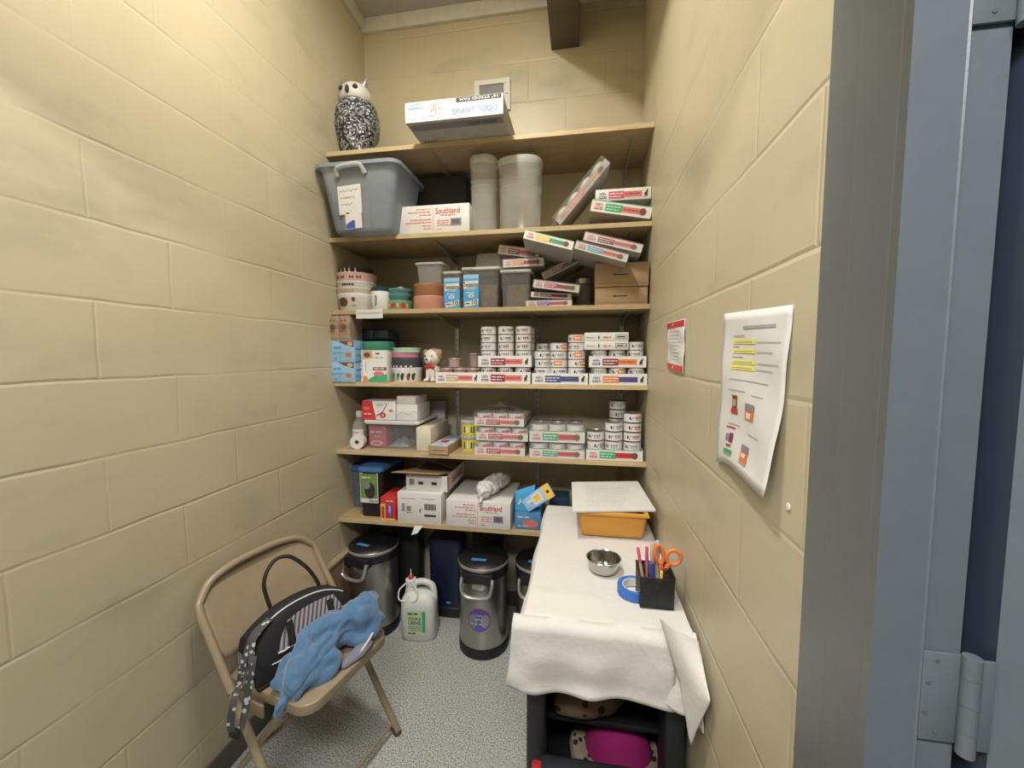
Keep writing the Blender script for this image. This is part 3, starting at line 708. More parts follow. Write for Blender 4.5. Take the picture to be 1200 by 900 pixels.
b = MB(); M_LG = mat('pale_green_label', (0.50, 0.62, 0.40), 0.5)
fr = Fr((-.055, -jw*.72-.0012, .035), (1, 0, 0), (0, 0, 1)); b.rect(fr, 0, 0, .105, .135, M_LG, 0)
b.scrib(fr, .01, .075, .118, .012, M_INK, 2); b.text(fr, 'ODOR &', .045, .092, .017, M_INK, w=.065); b.text(fr, 'URINE', .045, .070, .018, M_INK, w=.065)
for yy in (.05, .04, .03): b.scrib(fr, .012, .08, yy, .007, M_INKG, 2)
b.rect(fr, .085, .02, .10, .11, M_GRN, 1); b.scrib(fr, .01, .05, .014, .01, M_INK, 2); b.oval(fr, .092, .12, .01, .01, M_GRN, 2)
b.build('label', t)

# ---------------------------------------------------------------- cart with cloth
ZT = EYE-.703
CX0, CX1, CY0, CY1 = -.137, .288, 1.055, 1.80
cart = thing('utility_cart', 'black two shelf utility cart under the white cloth by the right wall', 'cart', ((CX0+CX1)/2, (CY0+CY1)/2, 0))
M_CART = mat('black_cart_plastic', (0.016, 0.018, 0.022), 0.5, bump=.08)
L_ = lambda x: x-(CX0+CX1)/2
K_ = lambda y: y-(CY0+CY1)/2
b = MB(); b.box(L_(CX0), L_(CX1), K_(CY0), K_(CY1), ZT-.055, ZT-.004, M_CART, .006); b.build('top_tray', cart)
zm = P(680, 855, 1.12).z
b = MB(); b.box(L_(CX0)+.01, L_(CX1)-.01, K_(1.155), K_(CY1), zm-.016, zm, M_CART, .004); b.build('middle_shelf', cart)
b = MB(); b.box(L_(CX0), L_(CX1), K_(CY0), K_(CY1), .10, .14, M_CART, .006); b.build('bottom_shelf', cart)
for (x0, x1) in ((CX0, CX0+.052), (CX1-.052, CX1)):
    for (y0, y1) in ((CY0, CY0+.09), (CY1-.09, CY1)):
        b = MB(); b.box(L_(x0), L_(x1), K_(y0), K_(y1), .10, ZT-.05, M_CART, .008); b.build('corner_post', cart)
b = MB(); b.box(L_(CX1-.03), L_(CX1-.015), K_(CY0+.05), K_(CY1-.05), .13, ZT-.05, M_CART); b.build('side_panel', cart)
b = MB(); b.box(L_(CX0+.015), L_(CX0+.03), K_(CY0+.05), K_(CY1-.05), .13, ZT-.05, M_CART); b.build('side_panel', cart)
b = MB(); b.box(L_(CX0+.03), L_(CX1-.03), K_(CY1-.05), K_(CY1-.035), .13, ZT-.05, M_CART); b.build('back_panel', cart)
for (x, y) in ((CX0+.05, CY0+.06), (CX1-.05, CY0+.06), (CX0+.05, CY1-.06), (CX1-.05, CY1-.06)):
    b = MB(); b.lathe([(0, -.012), (.05, -.012), (.05, .012), (0, .012)], M_BLK, n=20); 
    b2 = MB(); b2.M = Matrix.Translation((L_(x), K_(y), .05)) @ Matrix.Rotation(PI/2, 4, 'Y'); b2.lathe([(0, -.012), (.048, -.012), (.05, -.008), (.05, .008), (.048, .012), (0, .012)], M_BLK, n=20)
    b2.M = Matrix.Identity(4); b2.box(L_(x)-.02, L_(x)+.02, K_(y)-.02, K_(y)+.02, .085, .10, M_STEEL); b2.build('caster', cart)
# things on the cart shelves
M_LEO = leopard('leopard_fleece', (0.20, 0.14, 0.09), (0.03, 0.02, 0.015), 26)
zs = zm+.001
o = fused('leopard_blanket', [('t', ([(-.06, 1.17, zs+.045), (.02, 1.165, zs+.05), (.09, 1.19, zs+.045), (.15, 1.26, zs+.04)], [.042, .046, .042, .03])), ('e', ((.01, 1.32, zs+.06), (.10, .16, .056))), ('t', ([(-.06, 1.22, zs+.11), (.01, 1.21, zs+.12), (.09, 1.24, zs+.10)], [.038, .044, .038])), ('t', ([(-.04, 1.26, zs+.16), (.03, 1.25, zs+.17), (.10, 1.28, zs+.14)], [.04, .046, .04]))], M_LEO, .009, 4)
tag(o, 'folded tan leopard print blanket on the middle shelf of the cart', 'blanket')
pc = P(726, 897, 1.17)
t = thing('pet_bed', 'round magenta cushion with spotted trim on the lower shelf of the cart', 'pet bed', (P(726, 880, 1.2).x, 1.26, .1405)); t.scale = (.78, .78, .62)
b = MB(); b.lathe([(0, 0), (.12, .0), (.145, .05), (.13, .15), (.10, .25), (.07, .285), (0, .30)], mat('magenta_plush', (0.33, 0.01, 0.14), 0.9, bump=.3), n=32, sy=.9)
b.build('cushion', t)
b = MB(); b.tube([(.160*math.cos(a_*PI/9), .140*math.sin(a_*PI/9), .085+.012*math.sin(a_)) for a_ in range(18)], .040, leopard('spotted_plush_trim', (0.32, 0.26, 0.19), (0.02, 0.015, 0.012), 30), 8, closed=True); b.build('spotted_trim', t)
# dark box standing on the floor in front of the cart
pz_ = P(705, 888, 1.0)
t = thing('tool_case', 'dark plastic case with red corner standing low in front of the cart', 'case', (P(700, 890, 1.0).x, .985, 0))
hh = P(705, 889, 1.04).z
b = MB(); b.box(-.155, .165, -.055, .055, 0, hh, mat('charcoal_plastic', (0.035, 0.038, 0.045), 0.25), .018, 3); b.build('case_body', t)
b = MB(); b.box(-.172, -.135, -.052, .03, hh-.028, hh-.004, M_RED, .006); b.build('red_corner', t)

# white cloth: draped sheet over the cart with left overhang, front drop and hanging right corner
def lerp(a, c, t): return a+(c-a)*t
M_CLOTH = mat('white_cotton_cloth', (0.65, 0.635, 0.61), 0.9, var=.02, bump=.35, bscale=70, sheen=.2)
def cloth(u, v):
    # u 0..1 left to right, v 0..1 far to near
    # left overhang for u<.1, right strip u>.93 ; front drop for v>.68
    yfar, ynear = 1.835, CY0-.012
    tv = min(v/.68, 1.0); fv = max(0, (v-.68)/.32)
    y = lerp(yfar, ynear, tv)
    nz = noise.noise(Vector((u*3.2, v*4.1, 2.0)))
    nz2 = noise.noise(Vector((u*9, v*7, 7.0)))
    if u < .12:
        s = (.12-u)/.12; k = .5+.5*math.sin(y*19.0)
        wl = .055+.02*k
        x = CX0-.004-s*.016-.010*math.sin(s*PI)*k; z = ZT-s*wl
    elif u > .94:
        s = (u-.94)/.06; x = lerp(CX1+.003, CX1+.009, s); z = ZT-s*.03
    else:
        s = 0; x = lerp(CX0-.004, CX1+.003, (u-.12)/.82); z = ZT
    z += .0022*(nz+1)*(0.5 if fv > 0 else 1)
    z += .004*math.exp(-((v-.60)/.02)**2)*(.5+nz)
    if fv > 0:
        xn = (x-CX0)/(CX1-CX0)
        rt = max(0, (xn-.78)/.22)
        length = .182+.010*math.sin(u*9+1)+(-.018*math.exp(-((xn-.74)/.16)**2))+.02*min(1.3, rt)**1.4
        drop = fv*length
        # curve over the edge
        r = .018; 
        if drop < r*1.5: a = drop/r; yy = ynear-r*math.sin(min(a, 1.57)); zz = -r*(1-math.cos(min(a, 1.57)))
        else: yy = ynear-r-.0; zz = -r-(drop-r*1.57)
        fold = .010*math.sin(u*13+1.2)*fv+.012*nz2*fv
        yy -= .006+abs(fold)+.055*rt*fv
        x += (.012*fv*rt) - (.024*fv*(1-xn))*1.0*(1 if xn < .3 else 0)*(1-xn/.3 if xn > 0 else 1)
        x = min(x, XR-.006)
        # raised fold band
        if drop > .105: yy -= 0
        if .045 < drop < .052: yy -= .004
        y = yy; z = (ZT if u >= .12 else z*.15+ZT*.85)+zz+.0022
    return (x, y, z)
b = MB(); b.grid(cloth, 64, 90, M_CLOTH)
o = b.build('table_cloth'); tag(o, 'white cotton cloth draped over the cart with a long front overhang', 'cloth')
md = o.modifiers.new('s', 'SOLIDIFY'); md.thickness = .0025; md.offset = 1
# folded second layer at the front drop and the hanging corner flap
def flap(u, v):
    x = lerp(CX0-.032, CX1-.045, u); L = .165+.006*math.sin(u*7)
    yy = CY0-.046-(.004+.012*v)*math.sin(u*8+.5)**2-.006*v-.010*noise.noise(Vector((u*5, v*3, 1)))*(.2+v)
    if v < .12: yy += (1-v/.12)**2*.026
    return (x-.010*v*(1-u), yy, ZT-.001-v*(L+.015))
b = MB(); b.grid(flap, 40, 20, M_CLOTH)
# hem seam lines
b.tube([tuple(Vector(flap(k/40, .22))+Vector((0, -.001, 0))) for k in range(28)], .0022, M_CLOTH, 6)
b.tube([tuple(Vector(flap(k/40, .96))+Vector((0, -.001, 0))) for k in range(41)], .0018, M_CLOTH, 6)
q = b.build('folded_layer', o); md = q.modifiers.new('s', 'SOLIDIFY'); md.thickness = .003
def corner(u, v):
    # twisting pointed tail at the right: top edge to tip
    top0 = P(772, 720, 1.0); top1 = PX(818, 752, XR-.012)
    bl = P(798, 800, .985); br = PX(833, 822, XR-.012); tip = PX(809, 869, XR-.028)
    if v < .55:
        t = v/.55; a = top0.lerp(bl, t); c_ = top1.lerp(br, t); p = a.lerp(c_, u)
    else:
        t = (v-.55)/.45; a = bl.lerp(tip, t); c_ = br.lerp(tip+Vector((.001, -.001, 0)), t); p = a.lerp(c_, u)
    p = p+Vector((0, -.010*math.sin(u*PI)*(1-v*.5), 0)); return tuple(p)
b = MB(); b.grid(corner, 14, 26, M_CLOTH); q = b.build('hanging_corner', o); md = q.modifiers.new('s', 'SOLIDIFY'); md.thickness = .0025

# on the cart
zc = ZT+.0055
p0 = P(680, 629, 1.53); 
t = thing('storage_bin', 'orange yellow plastic bin under white papers on the cart', 'bin', ((P(682, 629, 1.53).x+P(753, 629, 1.53).x)/2, 1.53, zc))
bw = (P(754, 629, 1.53).x-P(682, 629, 1.53).x)/2; tw = (P(757, 600, 1.50).x-P(676, 600, 1.50).x)/2
M_OB = mat('orange_yellow_plastic', (0.62, 0.30, 0.045), 0.4, var=.03); bh = P(715, 600, 1.50).z-zc-.005
b = MB(); dd = .25
vs = [(-bw, 0, 0), (bw, 0, 0), (bw, dd, 0), (-bw, dd, 0), (-tw, -.028, bh), (tw, -.028, bh), (tw, dd+.03, bh), (-tw, dd+.03, bh)]
b.hull(vs, [(3, 2, 1, 0), (4, 5, 6, 7), (0, 1, 5, 4), (1, 2, 6, 5), (2, 3, 7, 6), (3, 0, 4, 7)], M_OB, .012, 3); b.build('bin_body', t)
b = MB(); b.box(-tw-.006, tw+.006, -.034, dd+.036, bh-.012, bh, M_OB, .004); b.build('rim', t)
def paper_stack():
    z0 = zc+bh+.002; pts = [PZ(671, 599, z0+.006), PZ(768, 598, z0+.006), PZ(747, 564, z0+.006), PZ(670, 565, z0+.006)]
    b = MB()
    for k in range(5):
        dz = k*.0014; j = random.uniform(-.0015, .0015)
        b.add([(p.x+j, p.y+j, z0+dz) for p in pts]+[(p.x+j, p.y+j, z0+dz+.0011) for p in pts], [(3, 2, 1, 0), (4, 5, 6, 7), (0, 1, 5, 4), (1, 2, 6, 5), (2, 3, 7, 6), (3, 0, 4, 7)], M_WHITE)
    a = Vector((pts[0].x, pts[0].y, z0+.0068)); r_ = Vector((1, 0, 0)); u_ = Vector((0, 1, 0)); fr = Fr(a, r_, u_)
    wd = pts[1].x-pts[0].x; hp_ = pts[3].y-pts[0].y
    for k in range(11): b.scrib(fr, wd*.18, wd*(.78-.03*k/2), hp_*(.86-.065*k), .005, MATS['pale_print'], 1)
    return b.build('paper_stack')
mat('pale_print', (0.45, 0.45, 0.46), .6)
tag(paper_stack(), 'stack of white printed sheets lying on the orange yellow bin', 'papers')
pb = PZ(708, 677, zc)
b = MB(); b.lathe([(0, .002), (.032, .002), (.034, .0), (.044, .006), (.052, .035), (.053, .042), (.0555, .044), (.0535, .0455), (.0505, .043), (.049, .034), (.040, .008), (0, .006)], mat('polished_steel', (0.50, 0.49, 0.47), 0.16, 1.0), n=40)
tag(b.build('steel_bowl', None, (pb.x, pb.y+.045, zc)), 'small shiny steel bowl on the white cloth of the cart', 'bowl')
# blue tape roll lying behind the pen holder
pt = PZ(742, 697, zc)
t = thing('tape_roll', 'roll of blue tape lying on the cloth beside the pen holder', 'tape', (pt.x+.006, pt.y+.012, zc))
b = MB(); b.lathe([(.036, 0), (.050, 0), (.050, .024), (.036, .024), (.036, 0)], mat('bright_blue_tape', (0.04, 0.16, 0.52), .5), n=40); b.build('tape', t)
b = MB(); b.lathe([(.033, .0005), (.036, .0005), (.036, .0235), (.033, .0235), (.033, .0005)], M_WHITE, n=32)
b.build('core', t)
# mesh pen holder with contents
ph0 = PZ(750, 711, zc); ph1 = PZ(789, 714, zc)
cx_, cy_ = (ph0.x+ph1.x)/2, ph0.y+.042; s_ = (ph1.x-ph0.x)/2; hh = .088
def mesh_mat():
    m = mat('black_wire_mesh', (0.012, 0.012, 0.013), 0.45); nt = m.node_tree
    tc = nt.nodes.new('ShaderNodeTexCoord'); ck = nt.nodes.new('ShaderNodeTexVoronoi'); ck.inputs['Scale'].default_value = 420; nt.links.new(tc.outputs['Object'], ck.inputs[0])
    mt_ = nt.nodes.new('ShaderNodeMath'); mt_.operation = 'LESS_THAN'; mt_.inputs[1].default_value = .24; nt.links.new(ck.outputs['Distance'], mt_.inputs[0])
    t = nt.nodes.new('ShaderNodeBsdfTransparent'); mx = nt.nodes.new('ShaderNodeMixShader')
    nt.links.new(mt_.outputs[0], mx.inputs[0]); nt.links.new(nt.nodes['Principled BSDF'].outputs[0], mx.inputs[1]); nt.links.new(t.outputs[0], mx.inputs[2])
    nt.links.new(mx.outputs[0], nt.nodes['Material Output'].inputs[0]); return m
M_MESH = mesh_mat()
t = thing('pen_holder', 'black wire mesh pen holder at the near end of the cart', 'pen holder', (cx_, cy_, zc))
b = MB(); q = s_
for (xa_, ya_, xb_, yb_) in ((-q, -q, q, -q), (q, -q, q, q), (q, q, -q, q), (-q, q, -q, -q)):
    b.add([(xa_, ya_, .002), (xb_, yb_, .002), (xb_*1.04, yb_*1.04, hh), (xa_*1.04, ya_*1.04, hh)], [(0, 1, 2, 3)], M_MESH)
b.box(-q, q, -q, q, 0, .003, M_BLK); b.build('mesh_cup', t)
b = MB(); b.tube([(-q*1.05, -q*1.05, hh), (q*1.05, -q*1.05, hh), (q*1.05, q*1.05, hh), (-q*1.05, q*1.05, hh)], .0022, M_BLK, 8, closed=True)
b.tube([(-q, -q, .003), (q, -q, .003), (q, q, .003), (-q, q, .003)], .002, M_BLK, 8, closed=True); b.build('rim', t)
def pen(label, x, y, z0, x2, y2, z2, r, m1, m2, nm='pen', cat='pen'):
    a = Vector((cx_+x, cy_+y, zc+z0)); c = Vector((cx_+x2, cy_+y2, zc+z2)); t = thing(nm, label, cat, a)
    d = c-a
    b = MB(); b.tube([d*0, d*.72], r, m1, 10); b.build('barrel', t)
    b = MB(); b.tube([d*.70, d*.98, d], [r*1.15, r*1.15, r*.8], m2, 10); b.build('cap', t)
pen('pink pen leaning at the left in the pen holder', -.024, -.01, .006, -.046, .01, .145, .0042, M_TAN, M_ROSE)
pen('dark pink pen standing upright near the left of the pen holder', -.016, .02, .006, -.018, .03, .140, .0042, M_PINKR, M_ROSE)
pen('navy marker with thick barrel in the pen holder', -.008, -.02, .006, -.012, -.012, .115, .007, M_NAVY, M_NAVY, 'marker', 'marker')
pen('tan wooden ruler like stick in the pen holder', .0, .012, .006, -.004, .02, .155, .006, M_TAN, M_TAN, 'stick', 'stick')
pen('white marker with blue cap behind the scissors', .012, .022, .006, .012, .030, .160, .006, M_WHITE2, M_LBLUE, 'marker', 'marker')
pen('orange pencil in front inside the pen holder', .012, -.022, .006, .014, -.024, .098, .004, M_ORA, M_YEL, 'pencil', 'pencil')
pen('black pen at the right in the pen holder', .026, -.02, .006, .026, -.022, .105, .005, M_INK, M_INK)
# scissors
t = thing('scissors', 'orange handled scissors standing in the pen holder', 'scissors', (cx_+.018, cy_, zc+.004))
M_OSC = mat('orange_scissor_plastic', (0.75, 0.20, 0.06), 0.35)
for s, (ox_, oz_, rx_, rz_, tl) in ((-1, (-.006, .131, .0105, .027, .1)), (1, (.032, .124, .019, .021, -.35))):
    b = MB(); ring = []
    for k in range(24):
        a = 2*PI*k/24; x_, z_ = rx_*math.cos(a), rz_*math.sin(a); ring.append((ox_+x_*math.cos(tl)-z_*math.sin(tl), 0, oz_+x_*math.sin(tl)+z_*math.cos(tl)))
    b.tube(ring, .0052, M_OSC, 10, closed=True, flat=(1, 1.1)); b.tube([(ox_*.6+.002, 0, .108), (.006*s+.004, 0, .085)], .007, M_OSC, 10); b.build('finger_loop', t)
    b = MB(); b.prism([(.004+s*.002, .088), (.012+s*.003, .088), (.010, .004), (.007, .002)], .001*s-.0008, .001*s+.0008, M_STEELB); b.build('blade', t)
# ================================================================ shelf contents
# ---- shelf 1 (topmost)
z = SZ[0]
c = P(417, 150, 2.0); hw_ = .41
owl = thing('owl_figurine', 'silver owl figurine with white face and dark textured body on the topmost shelf', 'figurine', (c.x, 2.0, z))
M_OWLB = None
def owl_mat():
    m = mat('owl_feather_mosaic', (0.05, 0.05, 0.06), 0.3, .3); nt = m.node_tree
    v = nt.nodes.new('ShaderNodeTexVoronoi'); v.inputs['Scale'].default_value = 125; v.inputs['Randomness'].default_value = 1
    tc = nt.nodes.new('ShaderNodeTexCoord'); nt.links.new(tc.outputs['Object'], v.inputs['Vector'])
    r = nt.nodes.new('ShaderNodeValToRGB'); r.color_ramp.elements[0].color = (.025, .025, .03, 1); r.color_ramp.elements[0].position = .35; r.color_ramp.elements[1].color = (.50, .50, .54, 1); r.color_ramp.elements[1].position = .95
    sp = nt.nodes.new('ShaderNodeSeparateColor'); nt.links.new(v.outputs['Color'], sp.inputs[0]); nt.links.new(sp.outputs[0], r.inputs[0])
    nt.links.new(r.outputs[0], nt.nodes['Principled BSDF'].inputs['Base Color'])
    bp = nt.nodes.new('ShaderNodeBump'); bp.inputs['Strength'].default_value = .7; bp.inputs['Distance'].default_value = .006; nt.links.new(v.outputs['Distance'], bp.inputs['Height']); nt.links.new(bp.outputs[0], nt.nodes['Principled BSDF'].inputs['Normal'])
    return m
M_OWL = owl_mat(); M_OWLF = mat('owl_face_white', (0.70, 0.68, 0.66), .4)
H = P(417, 93, 2.0).z-z; W = (P(440, 150, 2.0).x-P(395, 150, 2.0).x)/2
b = MB(); b.lathe([(0, 0), (W*.55, 0), (W*.60, .012), (W*.62, .05), (W*.85, .10), (W*1.0, .16), (W*1.0, H*.52), (W*.92, H*.62), (W*.78, H*.70), (W*.5, H*.73)], M_OWL, n=36, sy=.9)
b.ell((-W*.35, -W*.55, .02), (.022, .028, .02), M_OWL); b.ell((W*.35, -W*.55, .02), (.022, .028, .02), M_OWL); b.build('body', owl)
for s in (-1, 1):
    b = MB(); b.ell((s*W*.88, .0, H*.45), (W*.22, W*.6, H*.24), M_OWL, 16, 12); b.build('wing', owl)
b = MB(); b.ell((0, 0, H*.80), (W*.74, W*.68, H*.145), M_OWLF, 28, 18)
b.build('head', owl)
b = MB(); b.tube([(W*.72*math.cos(2*PI*k/24), W*.68*math.sin(2*PI*k/24), H*.70) for k in range(24)], .006, M_SILV, 6, closed=True); b.build('neck_ring', owl)
for s in (-1, 1):
    b = MB(); b.tube([(s*W*.42, 0, H*.885), (s*W*.60, -.003, H*.955), (s*W*.66, -.003, H*1.0)], [.022, .012, .003], M_SILV, 10); b.build('ear_tuft', owl)
    b = MB(); b.M = Matrix.Translation((s*W*.35, -W*.585, H*.82)); b.ell((0, 0, 0), (W*.13, .010, H*.028), M_INK, 14, 10); b.build('eye', owl)
b = MB(); b.ell((0, -W*.68, H*.79), (W*.10, .010, H*.045), M_INK, 12, 10); b.build('beak', owl)
# fan carton upside down, overhanging the shelf
a, c = PZ(475, 145, z), PZ(591, 138, z); ht = P(533, 115, a.y).z-z
def fan_draw(b, fr, w, h, d):
    b.rect(fr, w*.0, 0, w, h, M_WHITE, .5)
    b.rect(fr, w*.53, h*.76, w*.985, h*.99, M_INK, 1)
    b.text(fr, '16" STAND FAN', w*.76, h*.88, h*.13, M_WHITE, w=w*.38, k=2, ang=PI)
    b.text(fr, 'COOL-LIVING', w*.72, h*.34, h*.25, M_BLU, w=w*.46, k=2, ang=PI)
    b.text(fr, 'COOL', w*.115, h*.86, h*.15, M_BLUE2, w=w*.15, k=2, ang=PI)
    b.text(fr, 'breeze', w*.115, h*.66, h*.12, M_BLUE2, w=w*.15, k=2, ang=PI)
    b.scrib(fr, w*.05, w*.18, h*.14, h*.05, M_LBLUE, 2)
    for (cx, cy, r) in ((.28, .50, .30), (.36, .56, .28)):
        pts = [(w*cx+h*r*.8*math.cos(2*PI*k/16), h*cy+h*r*math.sin(2*PI*k/16)) for k in range(17)]; b.line(fr, pts, h*.02, M_INKG)
        for k in range(8): b.line(fr, [(w*cx, h*cy), pts[2*k]], h*.012, M_INKG)
    b.line(fr, [(w*.30, h*.5), (w*.30, h*.97)], h*.04, M_INKG)
    f2 = Fr((0, d, 0), (1, 0, 0), (0, -1, 0))
    f2 = Fr((0, 0, -.0006), (1, 0, 0), (0, 1, 0), -.0006)
    b.rect(f2, w*.02, d*.05, w*.98, d*.16, M_INKG, 1); b.text(f2, 'COOL-LIVING', w*.77, d*.105, d*.055, M_INK, w=w*.3, k=2)
    b.text(f2, 'COOL', w*.12, d*.5, d*.28, M_INKG, w=w*.14, k=1); 
bx = MB(); w = c.x-a.x; d = .40
bx.box(0, w, 0, d, 0, ht, M_GREYC, .003); fan_draw(bx, Fr((0, 0, 0), (1, 0, 0), (0, 0, 1)), w, ht, d)
tag(bx.build('fan_carton', None, (a.x, a.y, z+.001)), 'white and grey fan carton lying upside down, overhanging the topmost shelf', 'carton')
# wall plate on back wall
p0, p1 = P(556, 95, YB-.012), P(598, 128, YB-.012)
t = thing('junction_box', 'beige square junction box cover with dark centre on the back wall', 'wall box', (p0.x, YB-.002, p1.z))
b = MB(); w, h = p1.x-p0.x, p0.z-p1.z
for (x0, x1, z0, z1) in ((0, w, 0, h*.16), (0, w, h*.84, h), (0, w*.14, h*.16, h*.84), (w*.82, w, h*.16, h*.84)): b.box(x0, x1, -.012, 0, z0, z1, M_TRIMW, .001, 1)
b.oval(Fr((0, -.012, 0), (1, 0, 0), (0, 0, 1)), w*.91, h*.5, .004, .004, M_INK); b.build('cover_frame', t)
b = MB(); b.box(w*.13, w*.83, -.004, 0, h*.15, h*.85, M_INKG); b.build('dark_insert', t)

# ---- shelf 2
z = SZ[1]
# grey tote
yf_ = 1.745
tl, tr_, br_, bl_ = P(368, 190, yf_), P(466, 184, yf_), P(457, 271, yf_), P(383, 275, yf_)
t = thing('storage_tote', 'large translucent grey plastic tote with handwritten note on the second shelf', 'storage tote', ((bl_.x+br_.x)/2, yf_, z))
cx0 = (bl_.x+br_.x)/2; h = tl.z-z-.015; bw2 = (br_.x-bl_.x)/2; tw2 = (tr_.x-tl.x)/2-.012; ox = (tl.x+tr_.x)/2-cx0; dd = .31; bw2 -= .012
def rrect(hw, y0, y1, r, z, ox=0, n=5):
    out = []
    for (cx, cy, a0) in ((hw-r, y0+r, -90), (hw-r, y1-r, 0), (-hw+r, y1-r, 90), (-hw+r, y0+r, 180)):
        for k in range(n+1): a = math.radians(a0+90*k/n); out.append((ox+cx+r*math.cos(a), cy+r*math.sin(a), z))
    return out
def loft(b, rings, mt, cap0=True):
    n = len(rings[0]); vs = [p for r in rings for p in r]; fs = []
    for j in range(len(rings)-1):
        for i in range(n): fs.append((j*n+i, j*n+(i+1) % n, (j+1)*n+(i+1) % n, (j+1)*n+i))
    if cap0: fs.append(list(range(n-1, -1, -1)))
    b.add(vs, fs, mt, True)
b = MB(); loft(b, [rrect(bw2-.01, .04, dd-.03, .03, 0), rrect(bw2, .03, dd-.02, .035, .012), rrect(tw2, .0, dd, .04, h, ox)], M_TOTE)
b.build('tote_body', t)
b = MB(); e = .018
loft(b, [rrect(tw2, .0, dd, .04, h-.004, ox), rrect(tw2+e, -e, dd+e, .05, h-.002, ox), rrect(tw2+e, -e, dd+e, .05, h-.018, ox)], M_TOTE, False); b.build('rim', t)
b = MB(); 
n_ = Vector((0, -1, 0)); slope = .03/h
fr = Fr((0, .030-.004, 0), (1, 0, 0), (0, -slope, 1)); 
b.rect(fr, ox-tw2*.42, .0+h*.05, ox+tw2*.30, h*.86, M_CLEARG, 1); b.build('front_panel', t)
b = MB(); hb = h*.93; b.tube(bez([(ox-tw2*.45, -.004, h*.80), (ox-tw2*.40, -.022, h*.90), (ox, -.026, h*.93), (ox+tw2*.18, -.022, h*.92), (ox+tw2*.25, -.004, h*.82)], 4), .010, M_FROST, 8); b.build('grip', t)
b = MB(); fr = Fr((P(396, 255, yf_).x-cx0, .026-slope*(P(396, 254, yf_).z-z)-.0045, P(396, 254, yf_).z-z), (1, .0, .06), (0, -slope, 1))
W_ = .115; b.rect(fr, 0, .012, W_, .135, M_WHITE, 1)
for k, yy in enumerate((.112, .082, .055)): b.hand(fr, .012, W_-.012-.015*k, yy, .012, M_INK, 2)
b.rect(fr, .028, -.055, W_-.005, .035, M_WHITE, 2); b.poly(fr, [(.030, -.053), (.075, -.053), (.075, -.018), (.062, -.018), (.030, -.034)], M_NAVY if False else mat('royal_blue_print', (.06, .09, .45), .5), 3)
b.scrib(fr, .035, .05, .015, .008, M_INK, 3); b.text(fr, '1', .06, .025, .008, M_INK); b.build('paper_note', t)
# black box behind + Southland box
carton('black_box', 'plain black box standing behind the white box with red print on the second shelf', 'box', 470, 546, 208, 255, 2.075, .12, M_BLKM, z=z)
def southland(b, fr, w, h, d, k=1.0):
    b.text(fr, 'Southland', w*.70, h*.78, h*.20, M_RED, w=w*.34)
    for yy, a0, a1 in ((.62, .6, .8), (.44, .55, .72), (.36, .55, .72), (.28, .55, .75), (.14, .55, .62)): b.scrib(fr, w*a0, w*a1, h*yy, h*.045, M_PINKR)
    for yy, a0, a1 in ((.86, .26, .46), (.76, .14, .47), (.66, .3, .47), (.50, .17, .47), (.40, .1, .47), (.28, .34, .47), (.18, .36, .47)): b.scrib(fr, w*a0, w*a1, h*yy, h*.05, M_PINKR)
    b.rect(fr, w*.493, h*.1, w*.498, h*.9, M_PINKR)
    b.rect(fr, w*.74, h*.24, w*.89, h*.50, M_INKG); 
    for i in range(7): b.rect(fr, w*(.76+.016*i), h*.30, w*(.768+.016*i), h*.45, M_INK, 3)
carton('shipping_box', 'long white box with red printing, on the second shelf beside the grey tote', 'box', 467, 550, 240, 272, 1.868, .20, M_WHITE, southland, z=z)
# clear containers
def canister(label, u0, u1, vt, y, lobes=2.0, rim=True, sy=.8):
    a, c = P(u0, 225, y), P(u1, 225, y); w = (c.x-a.x)/2; h = P((u0+u1)/2, vt, y).z-z
    t = thing('plastic_canister', label, 'canister', ((a.x+c.x)/2, y+w*sy, z))
    b = MB(); b.lathe([(0, .001), (w*.82, 0), (w*.90, .010), (w*.93, h*.5), (w*.97, h-.035)], M_CLEAR, n=36, sy=sy, pw=lobes); b.build('canister_body', t)
    b = MB(); b.lathe([(w*.96, h-.037), (w*1.0, h-.030), (w*1.0, h-.006), (w*.93, h), (w*.80, h-.001), (0, h-.001)], M_FROST, n=36, sy=sy, pw=lobes); b.build('lid', t)
    b = MB(); b.lathe([(w*.935, h*.60), (w*.955, h*.605), (w*.937, h*.61)], M_FROST, n=36, sy=sy, pw=lobes); b.build('moulded_band', t)
canister('tall narrow clear plastic canister, left of the wide one on the second shelf', 548, 580, 180, 1.88, 2.6, sy=.9)
canister('wide clear round plastic canister beside the leaning wrapped case', 580, 634, 180, 1.87, 2.6, sy=.8)
# leaning wrapped case
case('shrink wrapped case leaning steeply at the right of the second shelf', (657, 263), (715, 191), 1.90, .050, .20, M_PINKR, M_TAN, 2, snap=None, cans=True, wrapped_dark=True, cols=4, seen=1)
carton('food_carton', 'white case with pink print, topmost of two at right on the second shelf', 'carton', 698, 763, 220.5, 234.5, 1.89, .30, M_WHITE, lambda b, fr, w, h, d: hills(b, fr, w, h, M_ROSE, M_PINKR, 0), group=None)
case('white case with green and pink blocks tilted at right on the second shelf', (691.5, 247), (762, 256.5), 1.868, .052, .20, M_GRN, M_PINKR, 2, rx=-.045, cans=False, wrap=False)
# loose plastic film behind
b = MB(); pf = P(652, 255, 2.0)
b.grid(lambda u, v: (pf.x-.06+.13*u, 2.04+.03*noise.noise(Vector((u*5, v*4, 3))), z+.002+.085*v*(1-.6*abs(2*u-1))), 12, 8, M_WRAP)
tag(b.build('plastic_film'), 'scrap of crumpled clear film behind the leaning wrapped case', 'plastic film')

